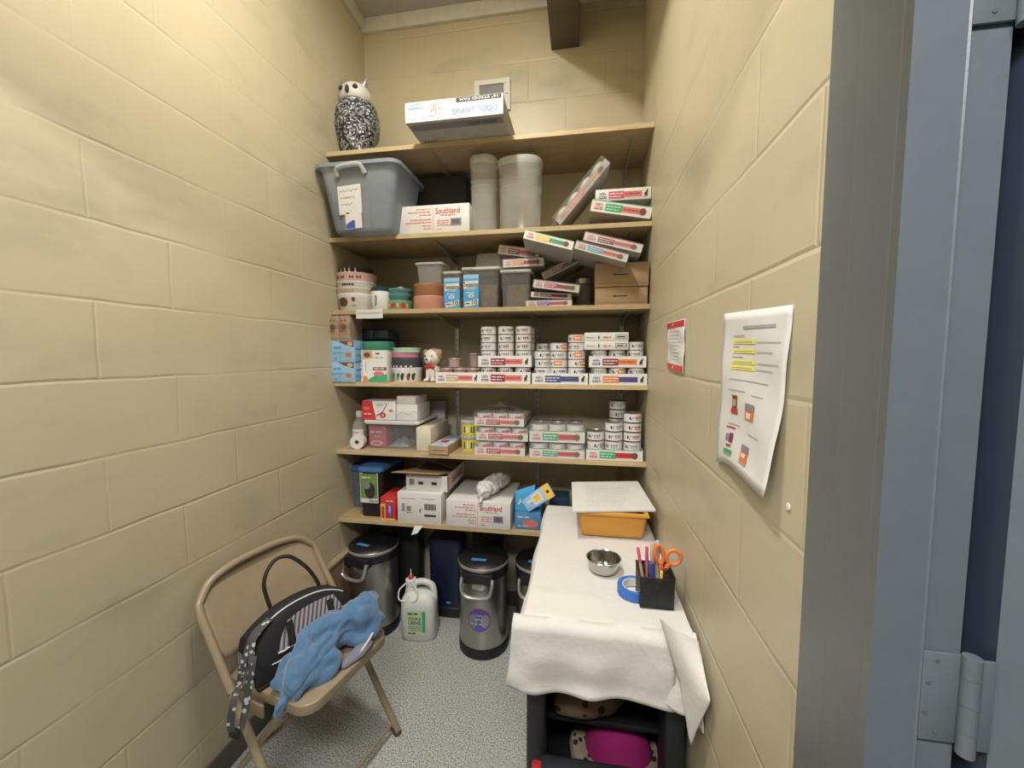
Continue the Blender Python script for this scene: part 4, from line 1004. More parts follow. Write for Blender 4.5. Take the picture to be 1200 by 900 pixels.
# ---- shelf 3
z = SZ[2]
M_CER = mat('cream_ceramic', (0.58, 0.53, 0.46), .3); M_CERW = mat('white_ceramic', (0.62, 0.60, 0.57), .3); M_CERP = mat('pink_ceramic', (0.62, 0.40, 0.38), .3); M_DKC = mat('dark_ceramic', (0.03, 0.028, 0.03), .3)
def bowl(label, cx, cy, z0, r, h, mt, draw=None, rot=0, name='pet_bowl', taper=.86, group=None, n=32):
    t = thing(name, label, 'pet bowl', (cx, cy, z0), (0, 0, rot), group)
    b = MB(); b.lathe([(0, .003), (r*taper, 0), (r*taper*1.01, .003), (r*.97, h*.7), (r, h-.003), (r*.985, h), (r*.94, h-.003), (r*.88, h*.45), (r*.5, h*.3), (0, h*.3)], mt, n=n)
    b.build('bowl', t)
    if draw:
        d = MB()
        def cp(s_, zz, e=.0012):
            rr = r*(taper+(.97-taper)*min(1, zz/(h*.7))) if zz < h*.7 else r*(.97+.03*(zz/h-.7)/.3); rr += e; a = -PI/2+s_/r
            return (rr*math.cos(a), rr*math.sin(a), zz)
        draw(d, cp, r, h); d.build('printed_decoration', t)
    return t
def patch(d, cp, pts, m, e=.0012):
    cx = sum(p[0] for p in pts)/len(pts); cz = sum(p[1] for p in pts)/len(pts)
    d.add([cp(cx, cz, e)]+[cp(x, zz, e) for x, zz in pts], [(0, 1+i, 1+(i+1) % len(pts)) for i in range(len(pts))], m)
def blob_(cx, cz, rx, rz, n=10): return [(cx+rx*math.cos(2*PI*i/n), cz+rz*math.sin(2*PI*i/n)) for i in range(n)]
yb = 1.965; r0 = (P(434, 330, 1.88).x-P(391, 330, 1.88).x)/2; cxb = P(412.5, 330, yb-.05).x
def zt(v, y=1.9): return P(412, v, y).z
def d_apple(d, cp, r, h):
    patch(d, cp, blob_(-.026, h*.50, .026, h*.26), M_BRN); patch(d, cp, blob_(-.048, h*.48, .016, h*.24), M_BRN); patch(d, cp, blob_(.03, h*.65, .009, h*.12), M_MAR); patch(d, cp, blob_(.03, h*.3, .014, h*.06), M_TAN)
def d_txt(col):
    def f(d, cp, r, h):
        for k in range(5): patch(d, cp, [(-.03+.014*k, h*.45), (-.019+.014*k, h*.45), (-.019+.014*k, h*.68), (-.03+.014*k, h*.68)], col)
    return f
def d_bow(d, cp, r, h):
    for s0 in (-.062, -.022, .026, .062):
        patch(d, cp, [(s0-.012, h*.35), (s0, h*.5), (s0-.012, h*.72)], M_BRN); patch(d, cp, [(s0+.012, h*.35), (s0+.012, h*.72), (s0, h*.5)], M_BRN); patch(d, cp, blob_(s0, h*.53, .003, h*.08), M_BRN)
def d_white(d, cp, r, h):
    for s0 in (-.05, -.02, .005, .035): patch(d, cp, [(s0, h*.1), (s0+.012, h*.1), (s0+.008, h*.8), (s0+.002, h*.8)], M_CERW)
bowl('large white bowl with brown apple pictures at the bottom of the bowl stack', cxb, yb, z, r0*1.0, .088, M_CERW, d_apple, taper=.84)
zz = z+.075
bowl('cream bowl with orange writing, second from bottom of the bowl stack', cxb-.002, yb, zz, r0*1.03, .040, M_CER, d_txt(M_TAN), taper=.93)
zz += .032
bowl('white bowl with dark writing in the middle of the bowl stack', cxb-.001, yb, zz, r0*1.03, .040, M_CERW, d_txt(M_INK), taper=.93)
zz += .034
bowl('pink bowl with brown bow ties near the top of the bowl stack', cxb-.002, yb, zz, r0*1.02, .050, M_CERP, d_bow, taper=.95)
zz += .043
bowl('dark bowl with white figures topmost of the bowl stack', cxb-.006, yb+.005, zz, r0*.88, .038, M_DKC, d_white, taper=.93)
# mug
mx_ = P(443, 350, 1.90).x
t = thing('canister_mug', 'white mug with dark lid and black mark between the bowl stacks', 'mug', (mx_, 1.93, z))
rm = (P(453.5, 350, 1.9).x-P(433, 350, 1.9).x)/2; hm = P(443, 341, 1.90).z-z
b = MB(); b.lathe([(0, 0), (rm*.95, 0), (rm, .004), (rm, hm-.003), (rm*.97, hm), (0, hm)], M_WHITE2, n=30); b.build('mug_body', t)
b = MB(); b.lathe([(rm*1.02, hm), (rm*1.03, hm+.015), (rm*.9, hm+.02), (0, hm+.02)], mat('dark_teal_plastic', (.02, .05, .06), .4), n=30); b.build('lid', t)
b = MB(); fr = Fr((-.012, -rm-.0008, .02), (1, 0, 0), (0, 0, 1)); b.line(fr, [(.004, .0), (.012, .02), (.014, .045), (.008, .055), (.006, .03), (.014, .008)], .003, M_INK); b.build('black_mark', t)
M_DB = mat('dark_blue_ceramic', (.02, .06, .12), .35); M_TEAL = mat('teal_ceramic', (.10, .25, .26), .35)
bowl('dark blue bowl behind the white mug, upper of two', P(444, 330, 2.07).x, 2.09, z+.052, .075, .045, M_DB)
bowl('dark blue bowl behind the white mug, lower of two', P(444, 330, 2.07).x, 2.09, z, .075, .060, M_DB)
tx_ = P(466.5, 345, 1.95).x; rt_ = (P(481, 345, 1.90).x-P(453, 345, 1.90).x)/2+.004
def d_fest(d, cp, r, h):
    for s0 in (-.055, -.005, .045): patch(d, cp, [(s0-.016, h*.5), (s0, h*.8), (s0+.016, h*.5), (s0, h*.2)], M_RED); patch(d, cp, blob_(s0+.022, h*.5, .006, h*.2), M_YEL)
bowl('green bowl with red diamonds under two teal bowls', tx_, 1.97, z, rt_, .052, mat('green_ceramic', (.16, .34, .22), .35), d_fest, taper=.94)
bowl('teal bowl resting on the green bowl, lower of two', tx_, 1.97, z+.050, rt_*.95, .036, M_TEAL, taper=.8)
bowl('teal bowl topmost of the small stack beside the mug', tx_+.003, 1.97, z+.075, rt_*.98, .036, M_TEAL, taper=.8)
bowl('tiny white cup on the teal bowls', tx_+.015, 1.95, z+.100, .016, .020, M_CERW, taper=.9, n=18)
bx_ = P(501, 345, 1.92).x; rb = (P(521.5, 345, 1.9).x-P(481, 345, 1.9).x)/2
bowl('peach coloured bowl under the brown one', bx_, 1.97, z, rb, .068, mat('peach_ceramic', (.55, .27, .19), .4), taper=.97)
bowl('terracotta brown bowl stacked on the peach one', bx_, 1.97, z+.067, rb*.97, .062, mat('terracotta_ceramic', (.32, .14, .075), .5), taper=.96)
# clear lid leaning over
p = P(506, 315, 2.03)
t = thing('plastic_container', 'small square clear plastic tub stacked above the terracotta bowl', 'container', (bx_+.015, 1.96, z+.132))
b = MB(); loft(b, [rrect(.058, -.05, .05, .015, .001), rrect(.066, -.06, .06, .018, .085)], M_CLEAR); b.build('tub', t)
b = MB(); loft(b, [rrect(.072, -.066, .066, .02, .086), rrect(.072, -.066, .066, .02, .096), rrect(.062, -.056, .056, .02, .097), rrect(.01, -.01, .01, .005, .095)], M_FROST, False); b.build('lid', t)
b = MB(); b.box(-.07, .07, -.002, .002, 0, .11, M_FROST, .002)
# Temptations containers
def tempt(label, u0, u1, vt, y, d):
    a, c = P(u0, 340, y), P(u1, 340, y); w = c.x-a.x; h = P((u0+u1)/2, vt, y).z-z
    t = thing('treat_container', label, 'container', (a.x+w/2, y, z))
    b = MB(); loft(b, [rrect(w*.44, .008, d-.01, .012, .001), rrect(w*.49, 0, d, .014, h-.014)], M_CLEARG); b.build('tub', t)
    b = MB(); loft(b, [rrect(w*.50, -.004, d+.004, .014, h-.016), rrect(w*.53, -.008, d+.008, .016, h-.010), rrect(w*.52, -.006, d+.006, .016, h), rrect(w*.2, .02, d-.02, .01, h+.001)], M_FROST, False); b.build('lid', t)
    return t, w, h
def tlabel(t, x, w, h, y=-.003, sl=0.0):
    b = MB(); fr = Fr((x, y, .004), (1, 0, 0), (0, -sl, 1), .0012)
    b.rect(fr, 0, 0, w, h, M_BLUE2, 1)
    b.poly(fr, [(w*.03, h*.56), (w*.97, h*.62), (w*.97, h*.82), (w*.03, h*.80)], M_WHITE, 2); b.text(fr, 'Temptations', w*.5, h*.70, h*.14, M_INK, w=w*.92, k=3)
    b.rect(fr, w*.25, h*.54, w*.8, h*.60, M_LBLUE, 2); b.text(fr, 'Purrrr', w*.45, h*.48, h*.05, M_WHITE, w=w*.4, k=2) if False else b.scrib(fr, w*.2, w*.7, h*.46, h*.05, M_WHITE, 2)
    b.oval(fr, w*.5, h*.36, w*.2, h*.07, M_WHITE, 2); b.oval(fr, w*.5, h*.36, w*.12, h*.045, M_LBLUE, 3)
    b.rect(fr, 0, h*.88, w, h*1.0, M_LBLUE, 1.5)
    b.poly(fr, [(w*.1, h*.02), (w*.95, h*.08), (w*.95, h*.26), (w*.1, h*.17)], M_WHITE, 2); b.text(fr, '10', w*.74, h*.16, h*.14, M_INK, w=w*.34, k=3); b.scrib(fr, w*.15, w*.5, h*.12, h*.05, M_INK, 3)
    b.build('blue_label', t)
t, w, h = tempt('narrow clear tub with blue treat label, left of two on the third shelf', 519.5, 540.5, 318, 1.89, .20); tlabel(t, -w*.44, w*.86, h*.80)
t, w, h = tempt('wide clear tub with blue treat label on its left side', 541.5, 585, 313, 1.885, .24); tlabel(t, -w*.46, w*.42, h*.80); Hwide = h
b = MB(); b.lathe([(0, .004), (w*.40, .004), (w*.43, h*.55), (w*.38, h*.62), (0, h*.64)], mat('kibble_brown', (.16, .10, .06), .8, var=.3, scale=90, bump=.8, bscale=120), c=(0, .12, 0), n=24, sy=.95, pw=6); b.build('kibble', t)
t, w, h = tempt('clear tub full of brown treats, right of the blue labelled tubs', 586.5, 622, 316, 1.885, .24)
b = MB(); b.lathe([(0, .004), (w*.40, .004), (w*.43, h*.60), (w*.38, h*.66), (0, h*.68)], MATS['kibble_brown'], c=(0, .12, 0), n=24, sy=1.1, pw=6); b.build('kibble', t)
# tub stacked on the wide one
p = P(572, 300, 1.95)
t = thing('plastic_container', 'upturned clear plastic tub stacked on the wide blue labelled tub', 'container', (p.x, 1.95, z+Hwide+.0015))
b = MB(); loft(b, [rrect(.070, .0, .13, .02, .001), rrect(.062, .006, .124, .02, .078), rrect(.04, .03, .10, .01, .080)], M_CLEAR, False); b.build('tub', t)
b = MB(); loft(b, [rrect(.074, -.004, .134, .02, .0), rrect(.074, -.004, .134, .02, .008), rrect(.070, .0, .13, .02, .008)], M_FROST, False); b.build('rim', t)
# pile of cases
case('maroon case lying top left of the jumbled pile on the third shelf', (583.5, 297), (631, 303.5), 1.93, .042, .22, M_MAR, M_ROSE, 2, cans=False, wrap=True)
case('white case with orange block, under the maroon one at left of the pile', (589.5, 313.5), (637, 311), 1.91, .038, .22, M_ORA, M_MAR, 2, cans=False, wrap=True)
case('green topped case with yellow block, highest in the jumbled pile', (613, 279), (670, 293), 1.79, .040, .23, M_YEL, M_GRN, 2, rx=-.16, cans=False, wrap=False)
case('red case at top right of the jumbled pile above the brown boxes', (683.5, 281), (751, 296.5), 1.81, .037, .24, M_MAR, M_PINKR, 2, rx=-.12, cans=False, wrap=True)
case('case with blue and pink blocks under the red one at right of the pile', (673, 291), (734, 307.5), 1.775, .034, .22, M_BLUE2, M_PINKR, 2, rx=-.06, cans=False, wrap=True)
case('dull wrapped case propped diagonally in the middle of the pile', (638, 328), (685, 304), 1.945, .036, .20, M_MAR, M_BRN, 2, cans=False, wrap=True, wrapped_dark=True)
case('pink striped case below the diagonal one in the pile', (624.5, 336.5), (678, 343), 1.88, .036, .24, M_ROSE, M_MAR, 2, cans=False, wrap=True)
case('plain white case second from the bottom of the pile', (622, 348), (669, 350.5), 1.905, .026, .22, M_INKG, M_MAR, 2, cans=False, wrap=False)
case('case with purple block at the very bottom of the pile', (616.5, 359.5), (670, 359.5), 1.875, .030, .24, M_PURP, M_ROSE, 2, snap=z, cans=False, wrap=True)
def arrow(b, fr, w, h, d):
    b.line(fr, [(w*.36, h*.5), (w*.62, h*.5)], h*.045, M_INK); b.poly(fr, [(w*.34, h*.5), (w*.38, h*.57), (w*.38, h*.43)], M_INK, 2)
    b.rect(fr, 0, h*.13, w, h*.15, M_CARDD, 1)
o, w, h = carton('cardboard_box', 'brown cardboard box with small arrow logo, lower of two on the third shelf', 'box', 697.5, 759, 336, 357, 1.868, .25, M_CARD, arrow, z=z)
carton('cardboard_box', 'brown cardboard box with small arrow logo, upper of two on the third shelf', 'box', 697.5, 760.5, 307.5, 335, 1.862, .25, M_CARD, arrow, z=z+h+.001)
p = P(684, 322, 1.95)
t = thing('glass_jar', 'small clear jar with bright lid behind the pile, left of the brown boxes', 'jar', (p.x, 2.0, z))
b = MB(); b.lathe([(0, 0), (.033, .0), (.035, .01), (.035, .11), (.03, .12)], M_CLEARG, n=24); b.build('jar', t)
b = MB(); b.lathe([(.034, .118), (.035, .140), (.032, .143), (0, .143)], M_SILV, n=24); b.build('lid', t)
# shelf edge price holder
p0, p1 = P(417, 363, YS-.004), P(448.5, 373, YS-.004)
b = MB(); b.box(0, p1.x-p0.x, -.002, .0015, 0, p0.z-p1.z, M_WHITE2, .0008, 1); b.scrib(Fr((0, -.002, 0), (1, 0, 0), (0, 0, 1)), .01, p1.x-p0.x-.012, (p0.z-p1.z)*.6, .004, M_INKG)
tag(b.build('shelf_tag', None, (p0.x, YS-.002, p1.z)), 'white paper shelf tag hanging on the edge of the third shelf', 'shelf tag')

# ---- shelf 4
z = SZ[3]
M_LB = mat('pale_blue_box', (0.26, 0.45, 0.66), .45)
def bluebox(b, fr, w, h, d):
    b.poly(fr, [(w*.3, h*.98), (w*.98, h*.98), (w*.98, h*.68), (w*.6, h*.80)], M_BRN); b.oval(fr, w*.82, h*.84, w*.12, h*.10, M_TAN, 2)
    b.text(fr, 'freshpet', w*.28, h*.66, h*.12, M_BLU, w=w*.38) if False else b.scrib(fr, w*.12, w*.42, h*.66, h*.09, M_BLU)
    b.oval(fr, w*.3, h*.78, w*.09, h*.07, M_LBLUE, 2); b.scrib(fr, w*.06, w*.6, h*.42, h*.05, M_BLU)
    b.oval(fr, w*.74, h*.32, w*.19, h*.20, M_TAN, 2); b.oval(fr, w*.74, h*.32, w*.13, h*.12, M_INKG, 3); b.oval(fr, w*.2, h*.16, w*.03, h*.04, M_BLU, 2)
    fs = Fr((w, 0, 0), (0, 1, 0), (0, 0, 1)); b.scrib(fs, .01, d*.7, h*.6, h*.08, M_BLU); b.scrib(fs, .01, d*.5, h*.3, h*.05, M_BLU)
o, w, h1 = carton('treat_box', 'pale blue treat box on the shelf at left, lower of two', 'box', 388, 415.5, 424, 449, 1.845, .14, M_LB, bluebox, z=z)
o, w, h2 = carton('treat_box', 'pale blue treat box under the paper pouches, upper of two', 'box', 388, 415.5, 399, 424, 1.845, .14, M_LB, bluebox, z=z+h1+.0005)
M_PCH = mat('kraft_pouch', (0.34, 0.24, 0.17), .6, var=.2, bump=.3)
for k, (u0, u1) in enumerate(((384.5, 397), (397.5, 410))):
    a, c = P(u0, 385, 1.845), P(u1, 385, 1.845); t = thing('food_pouch', 'brown kraft pouch bundle on the pale blue boxes, %s one' % ('left' if k == 0 else 'right'), 'pouch', (a.x, 1.845, z+h1+h2+.001))
    w = c.x-a.x; hp2 = P(390, 370, 1.845).z-(z+h1+h2)
    b = MB(); b.grid(lambda u, v: (w*u, -.006*math.sin(PI*u)*math.sin(PI*v)-.002*math.sin(v*12), hp2*v), 8, 12, M_PCH); b.box(0, w, .0, .12, 0, hp2, M_PCH, .004); b.build('pouch', t)
    b = MB(); fr = Fr((0, -.0085, 0), (1, 0, 0), (0, 0, 1)); b.scrib(fr, w*.2, w*.8, hp2*.8, .008, M_BRN); b.scrib(fr, w*.2, w*.8, hp2*.35, .008, M_BRN); b.oval(fr, w*.5, hp2*.55, w*.25, hp2*.1, M_BRN); b.build('print', t)
M_GB = mat('grey_blue_packet', (0.045, 0.065, 0.09), .3, bump=.4, bscale=30)
for k in range(4):
    r_, cc = divmod(k, 2)
    b = MB(); b.box(-.045, .045, -.07, .07, 0, .058, M_GB, .012, 3)
    tag(b.build('foil_packet', None, (P(421+17*cc, 390, 1.93).x, 2.06, z+.155+.0605*r_)), 'dark grey blue packet behind the kraft pouches, %s %s' % (('lower', 'upper')[r_], ('left', 'right')[cc]), 'packet')
b = MB(); b.box(-.085, .085, -.07, .07, 0, .152, MATS['matt_black_card'], .003); tag(b.build('dark_box', None, (P(432, 430, 2.1).x-.01, 2.09, z)), 'plain dark box supporting the grey blue packets at the back', 'box')
for k in range(4):
    tb = can('grey5', (P(420, 440, 1.90).x-.003, 1.94, z+.0415*k), 'plain can in the short column beside the blue boxes, %s from the bottom' % ['first', 'second', 'third', 'fourth'][k], 'cans beside the blue boxes')
# bag jar with green lid
def tub(name, label, u0, u1, vt, y, lidm, lidh, mt, draw, sy=.8, pw=3.0, cat='tub', lid_over=1.04, zz=None):
    zz = z if zz is None else zz
    a, c = P(u0, 430, y), P(u1, 430, y); w = (c.x-a.x)/2; h = P((u0+u1)/2, vt, y).z-zz
    t = thing(name, label, cat, ((a.x+c.x)/2, y+w*sy, zz)); hb = h-lidh
    b = MB(); b.lathe([(0, 0), (w*.92, 0), (w*.96, .004), (w, hb)], mt, n=32, sy=sy, pw=pw)
    b.build('body', t)
    b = MB(); b.lathe([(w*lid_over, hb), (w*lid_over*1.02, hb+.004), (w*lid_over, h-.005), (w*.95, h), (0, h)], lidm, n=32, sy=sy, pw=pw); b.build('lid', t)
    b = MB(); fr = Fr((-w*.93, -w*sy-.001, 0), (1, 0, 0), (0, 0, 1)); draw(b, fr, w*1.86, hb); b.build('printed_label', t); return t
def d_bagfood(b, fr, w, h):
    b.rect(fr, 0, h*.01, w, h*.98, M_WHITE, 1); b.poly(fr, [(0, h*.70), (w*.45, h*.75), (w*.40, h*.97), (0, h*.97)], M_TAN, 2); b.oval(fr, w*.2, h*.84, w*.14, h*.08, M_BRN, 3)
    b.scrib(fr, w*.55, w*.8, h*.88, h*.06, M_INK); b.scrib(fr, w*.5, w*.85, h*.76, h*.04, M_INKG); b.rect(fr, w*.42, h*.36, w*.98, h*.46, M_BRN, 2); b.scrib(fr, w*.46, w*.95, h*.41, h*.05, M_WHITE, 3)
    b.poly(fr, [(w*.22, h*.01), (w, h*.01), (w, h*.25), (w*.5, h*.20), (w*.22, h*.08)], M_GRN, 2); b.poly(fr, [(w*.02, h*.01), (w*.2, h*.01), (w*.2, h*.16), (w*.02, h*.2)], M_ORA, 2); b.oval(fr, w*.66, h*.26, w*.22, h*.07, M_PINKR, 3)
    b.line(fr, [(w*.15, h*.65), (w*.12, h*.4), (w*.16, h*.3)], w*.02, M_INKG)
tub('treat_tub', 'white treat tub with dark green lid and food picture', 424, 454.5, 400, 1.875, mat('dark_green_lid', (.03, .20, .12), .4), .042, M_WHITE, d_bagfood, sy=.7, pw=5)
# stack of three bowls with mint lid
cxx = P(474, 430, 1.93).x; rr = (P(491, 440, 1.9).x-P(457, 440, 1.9).x)/2
def d_cow(d, cp, r, h):
    for s0, m_ in ((-.055, M_GRN), (-.022, M_GRN), (.004, M_INK), (.036, M_BRN), (.062, M_INK)): patch(d, cp, blob_(s0, h*.36, .009, h*.26), m_); patch(d, cp, blob_(s0+.006, h*.5, .006, h*.14), M_INK)
    for s0 in (-.055, -.03, -.005, .02, .045): patch(d, cp, blob_(s0, h*.9, .006, h*.08), M_CERW)
bowl('white bowl with black and green figures at the bottom of the mint topped stack', cxx, 1.965, z, rr, .072, M_CERW, d_cow, taper=.93)
def d_dots(d, cp, r, h):
    for s0 in (-.05, -.025, .0, .025, .05): patch(d, cp, [(s0-.006, 0.001), (s0+.006, .001), (s0+.005, .010), (s0-.005, .010)], M_CERW)
bowl('charcoal bowl with white dots in the middle of the mint topped stack', cxx, 1.965, z+.073, rr*1.0, .050, mat('charcoal_ceramic', (.05, .055, .065), .5), d_dots, taper=.97)
bowl('pink bowl squeezed under the mint coloured one', cxx-.004, 1.965, z+.124, rr*.93, .028, mat('bright_pink_ceramic', (.60, .22, .33), .4), taper=.97)
bowl('mint green bowl topmost of the stack beside the dog figurine', cxx, 1.965, z+.148, rr*.96, .024, mat('mint_ceramic', (.42, .62, .50), .4), taper=.97)
# dog figurine
dx = P(505, 430, 1.93)
DW = (P(517, 430, 1.92).x-P(492.5, 430, 1.92).x)/2; DH = P(505, 408, 1.92).z-z
M_DT = mat('tan_fur_paint', (.33, .21, .12), .5); M_DW = mat('white_fur_paint', (.62, .58, .52), .5)
t = thing('dog_figurine', 'brown and white sitting puppy figurine with a red bow', 'figurine', (dx.x, 1.955, z), (0, 0, -.15))
b = MB(); b.ell((0, .006, DH*.28), (DW*.68, DW*.72, DH*.29), M_DW); b.ell((-DW*.35, -DW*.55, DH*.05), (DW*.24, DW*.4, DH*.06), M_DW); b.ell((DW*.35, -DW*.55, DH*.05), (DW*.24, DW*.4, DH*.06), M_DW)
b.tube([(-DW*.28, -DW*.4, DH*.35), (-DW*.28, -DW*.5, DH*.05)], DW*.17, M_DW, 8); b.tube([(DW*.28, -DW*.4, DH*.35), (DW*.28, -DW*.5, DH*.05)], DW*.17, M_DW, 8); b.ell((DW*.15, .035, DH*.3), (DW*.6, DW*.45, DH*.25), M_DT); b.build('body', t)
b = MB(); b.ell((0, 0, DH*.72), (DW*.82, DW*.72, DH*.26), M_DW, 24, 16); b.ell((DW*.12, DW*.14, DH*.77), (DW*.84, DW*.68, DH*.24), M_DT, 24, 16); b.ell((-DW*.10, -DW*.62, DH*.64), (DW*.34, DW*.3, DH*.11), M_DW); b.ell((-DW*.10, -DW*.93, DH*.67), (DW*.12, DW*.08, DH*.035), M_INK)
for s in (-.42, .28): b.ell((DW*s, -DW*.62, DH*.77), (DW*.08, DW*.06, DH*.03), M_INK)
b.build('head', t)
for s in (-1, 1): b = MB(); b.ell((s*DW*.72, 0, DH*.86), (DW*.28, DW*.18, DH*.12), M_DT); b.build('ear', t)
b = MB(); b.ell((-DW*.25, -DW*.6, DH*.46), (DW*.26, DW*.1, DH*.06), M_RED); b.ell((DW*.3, -DW*.6, DH*.46), (DW*.26, DW*.1, DH*.06), M_RED); b.ell((0, -DW*.62, DH*.46), (DW*.09, DW*.1, DH*.05), M_RED); b.build('red_bow', t)
# cans and trays
def otray(label, u0, u1, vt, y, z0, d, c1, c2, style=0, group=None):
    vm = 440; a, c = P(u0, vm, y), P(u1, vm, y); w = c.x-a.x; h = P((u0+u1)/2, vt, y).z-z0
    b = tray_mb(w, d, h, c1, c2, style); tag(b.build('can_tray', None, (a.x, y, z0)), label, 'can tray', group); return a.x, w, h
ordn = ['first', 'second', 'third', 'fourth', 'fifth', 'sixth', 'seventh']
def column(kinds, cx, cy, z0, where, group, h=CH):
    for k, kd in enumerate(kinds):
        can(kd, (cx, cy, z0+(h+.0004)*k), 'food can %s, %s from the bottom' % (where, ordn[k]), group)
    return z0+(h+.0004)*len(kinds)
YT = 1.868
# left pair of trays
ax, w, h = otray('white can tray with maroon block, lower one in the left group of cans', 560.5, 621.5, 436, YT, z, .27, M_MAR, M_PINKR)
zA = z+2*(CH+.0004)+.003
for i in range(3): column(['plain', 'maroon'], ax+.042+i*(w-.084)/2, YT+.044, z+.002, 'in the lower tray of the left group, %s column' % ('left', 'middle', 'right')[i], 'cans in the lower left tray')
ax2, w2, h2_ = otray('white can tray with maroon block, upper one in the left group of cans', 560.5, 622.5, 417, YT, zA, .27, M_MAR, M_PINKR)
for i in range(3):
    column(['plain', 'plain', 'plain' if i == 0 else 'maroon', 'maroon' if i else 'plain', 'maroon'][:5] if i else ['plain', 'plain', 'plain', 'maroon', 'plain'], ax2+.042+i*(w2-.084)/2, YT+.044, zA+.002, 'in the %s front column of the upper left tray' % ('left', 'middle', 'right')[i], 'stacked cans on the upper left tray')
column(['plain', 'plain', 'plain', 'plain', 'maroon'], ax2+w2-.036, YT+.128, zA+.002, 'in the rear column of the upper left tray', 'rear cans on the upper left tray')
# middle
ax, w, h = otray('white can tray with navy blocks under the middle group of cans', 623.5, 689, 437.5, YT, z, .27, M_NAVY, M_NAVY)
zM = z+.002
xs_ = [P(634, 430, YT).x+.004, P(653, 430, YT).x+.004, P(675, 430, YT).x+.002]
for i, ks in enumerate((['navy', 'navy', 'plain', 'navy'], ['navy', 'navy', 'orange', 'plain', 'orange'], ['plain', 'navy', 'orange', 'orange', 'plain', 'orange'])):
    column(ks, xs_[i], YT+.045, zM, 'in the %s column of the middle tray' % ('left', 'centre', 'right')[i], 'cans on the middle tray')
column(['plain', 'plain', 'plain', 'plain', 'plain'], P(637, 420, YT+.13).x, YT+.132, zM, 'in the rear column of the middle tray', 'rear cans on the middle tray')
# right
ax, w, h = otray('white can tray with blue badge and orange block, lowest at right', 690.5, 758.5, 438, YT, z, .26, M_ORA, M_NAVY)
for i in range(3): column(['plain', 'orange' if i == 1 else 'plain'], ax+.045+i*(w-.09)/2, YT+.044, z+.002, 'in the lowest right tray, %s column' % ('left', 'middle', 'right')[i], 'cans in the lowest right tray')
zR = z+.002+2*(CH+.0004)+.001
ax, w, h = otray('white can tray with maroon and orange blocks, upper one at right', 690, 757, 417.5, YT, zR, .26, M_MAR, M_ORA)
for i in range(3): column(['maroon', 'plain'] if i < 2 else ['maroon', 'plain', 'plain'], ax+.045+i*(w-.09)/2, YT+.044, zR+.002, 'in the upper right tray, %s column' % ('left', 'middle', 'right')[i], 'cans in the upper right tray')
zz = zR+.002+2*(CH+.0004)+.001
def slimbox(b, fr, w, h, d):
    b.scrib(fr, w*.04, w*.24, h*.45, h*.12, M_INKG); b.oval(fr, w*.33, h*.45, w*.015, h*.25, M_INK, 2); b.scrib(fr, w*.43, w*.60, h*.45, h*.22, M_ROSE); b.rect(fr, w*.71, h*.25, w*.97, h*.75, M_INK, 1); b.rect(fr, w*.72, h*.31, w*.96, h*.69, M_WHITE, 2); b.scrib(fr, w*.74, w*.95, h*.5, h*.24, M_INK, 3)
a = P(685, 400, YT-.002); c = P(736.5, 400, YT-.002); hb_ = .0385
for k in range(2):
    b = MB(); b.box(0, c.x-a.x, 0, .24, 0, hb_, M_WHITE, .001); slimbox(b, Fr((0, 0, 0), (1, 0, 0), (0, 0, 1)), c.x-a.x, hb_, .24)
    tag(b.build('slim_carton', None, (a.x, YT-.002, zz+k*(hb_+.0005))), 'slim white carton on the right cans, %s of two' % ('lower', 'upper')[k], 'carton')
# pink cans tray left
ax, w, h = otray('low white tray of pinkish pots beside the dog figurine', 510.5, 562, 436.5, 1.872, z, .24, M_TAN, M_PINKR, 3)
M_PKC = mat('pinkish_foil', (.50, .36, .34), .3, .3)
def pot(label, cx, cy, z0, r, h, grp):
    t = thing('food_pot', label, 'pot', (cx, cy, z0), (0, 0, 0), grp)
    b = MB(); b.lathe([(0, 0), (r*.86, 0), (r*.95, h*.8), (r, h*.82)], M_PKC, n=24); b.build('pot', t)
    b = MB(); b.lathe([(r, h*.82), (r*1.06, h*.86), (r*1.04, h*.92), (r*.85, h*.95), (0, h)], M_PKC, n=24); b.build('lid', t)
for i, nm in enumerate(('left', 'middle', 'right')):
    pot('pinkish foil pot in the low tray, %s one' % nm, ax+.045+i*(w-.088)/2, 1.872+.05, z+.002, .036, .072, 'pinkish pots in the low tray')
pot('small pinkish pot on top of the tray of pots', P(532, 420, 1.92).x, 1.93, z+.076, .032, .046, None)
for k in range(2): pot('pinkish pot behind the tray of pots, %s of two' % ('lower', 'upper')[k], P(553, 430, 1.96).x, 2.02, z+.002+.075*k, .036, .072, None)

# ---- shelf 5
z = SZ[4]
# bottle
g = PZ(421, 524, z)
t = thing('spray_bottle', 'clear bottle with white cap and label at the left end of the shelf', 'bottle', (P(421, 505, 1.98).x, 1.985, z))
b = MB(); b.lathe([(0, 0), (.034, 0), (.038, .006), (.038, .10), (.032, .125), (.015, .145), (.014, .155)], M_CLEAR, n=26); b.build('bottle_body', t)
b = MB(); b.lathe([(.017, .152), (.017, .182), (.015, .185), (0, .185)], M_WHITE2, n=20); b.build('cap', t)
b = MB(); b.lathe([(.0388, .035), (.0388, .09)], M_WHITE, n=14, a0=-PI*.8, a1=-PI*.15); b.scrib(Fr((-.02, -.0395, .03), (1, 0, 0), (0, 0, 1)), 0, .035, .045, .006, M_INKG); b.build('label', t)
t = thing('tape_roll', 'white roll lying on its side in front of the clear bottle', 'roll', (P(420, 520, 1.90).x, 1.90, z+.036), (PI/2, 0, .15))
b = MB(); b.lathe([(.012, -.02), (.036, -.02), (.036, .02), (.012, .02), (.012, -.02)], M_WHITE, n=30); b.build('roll', t)
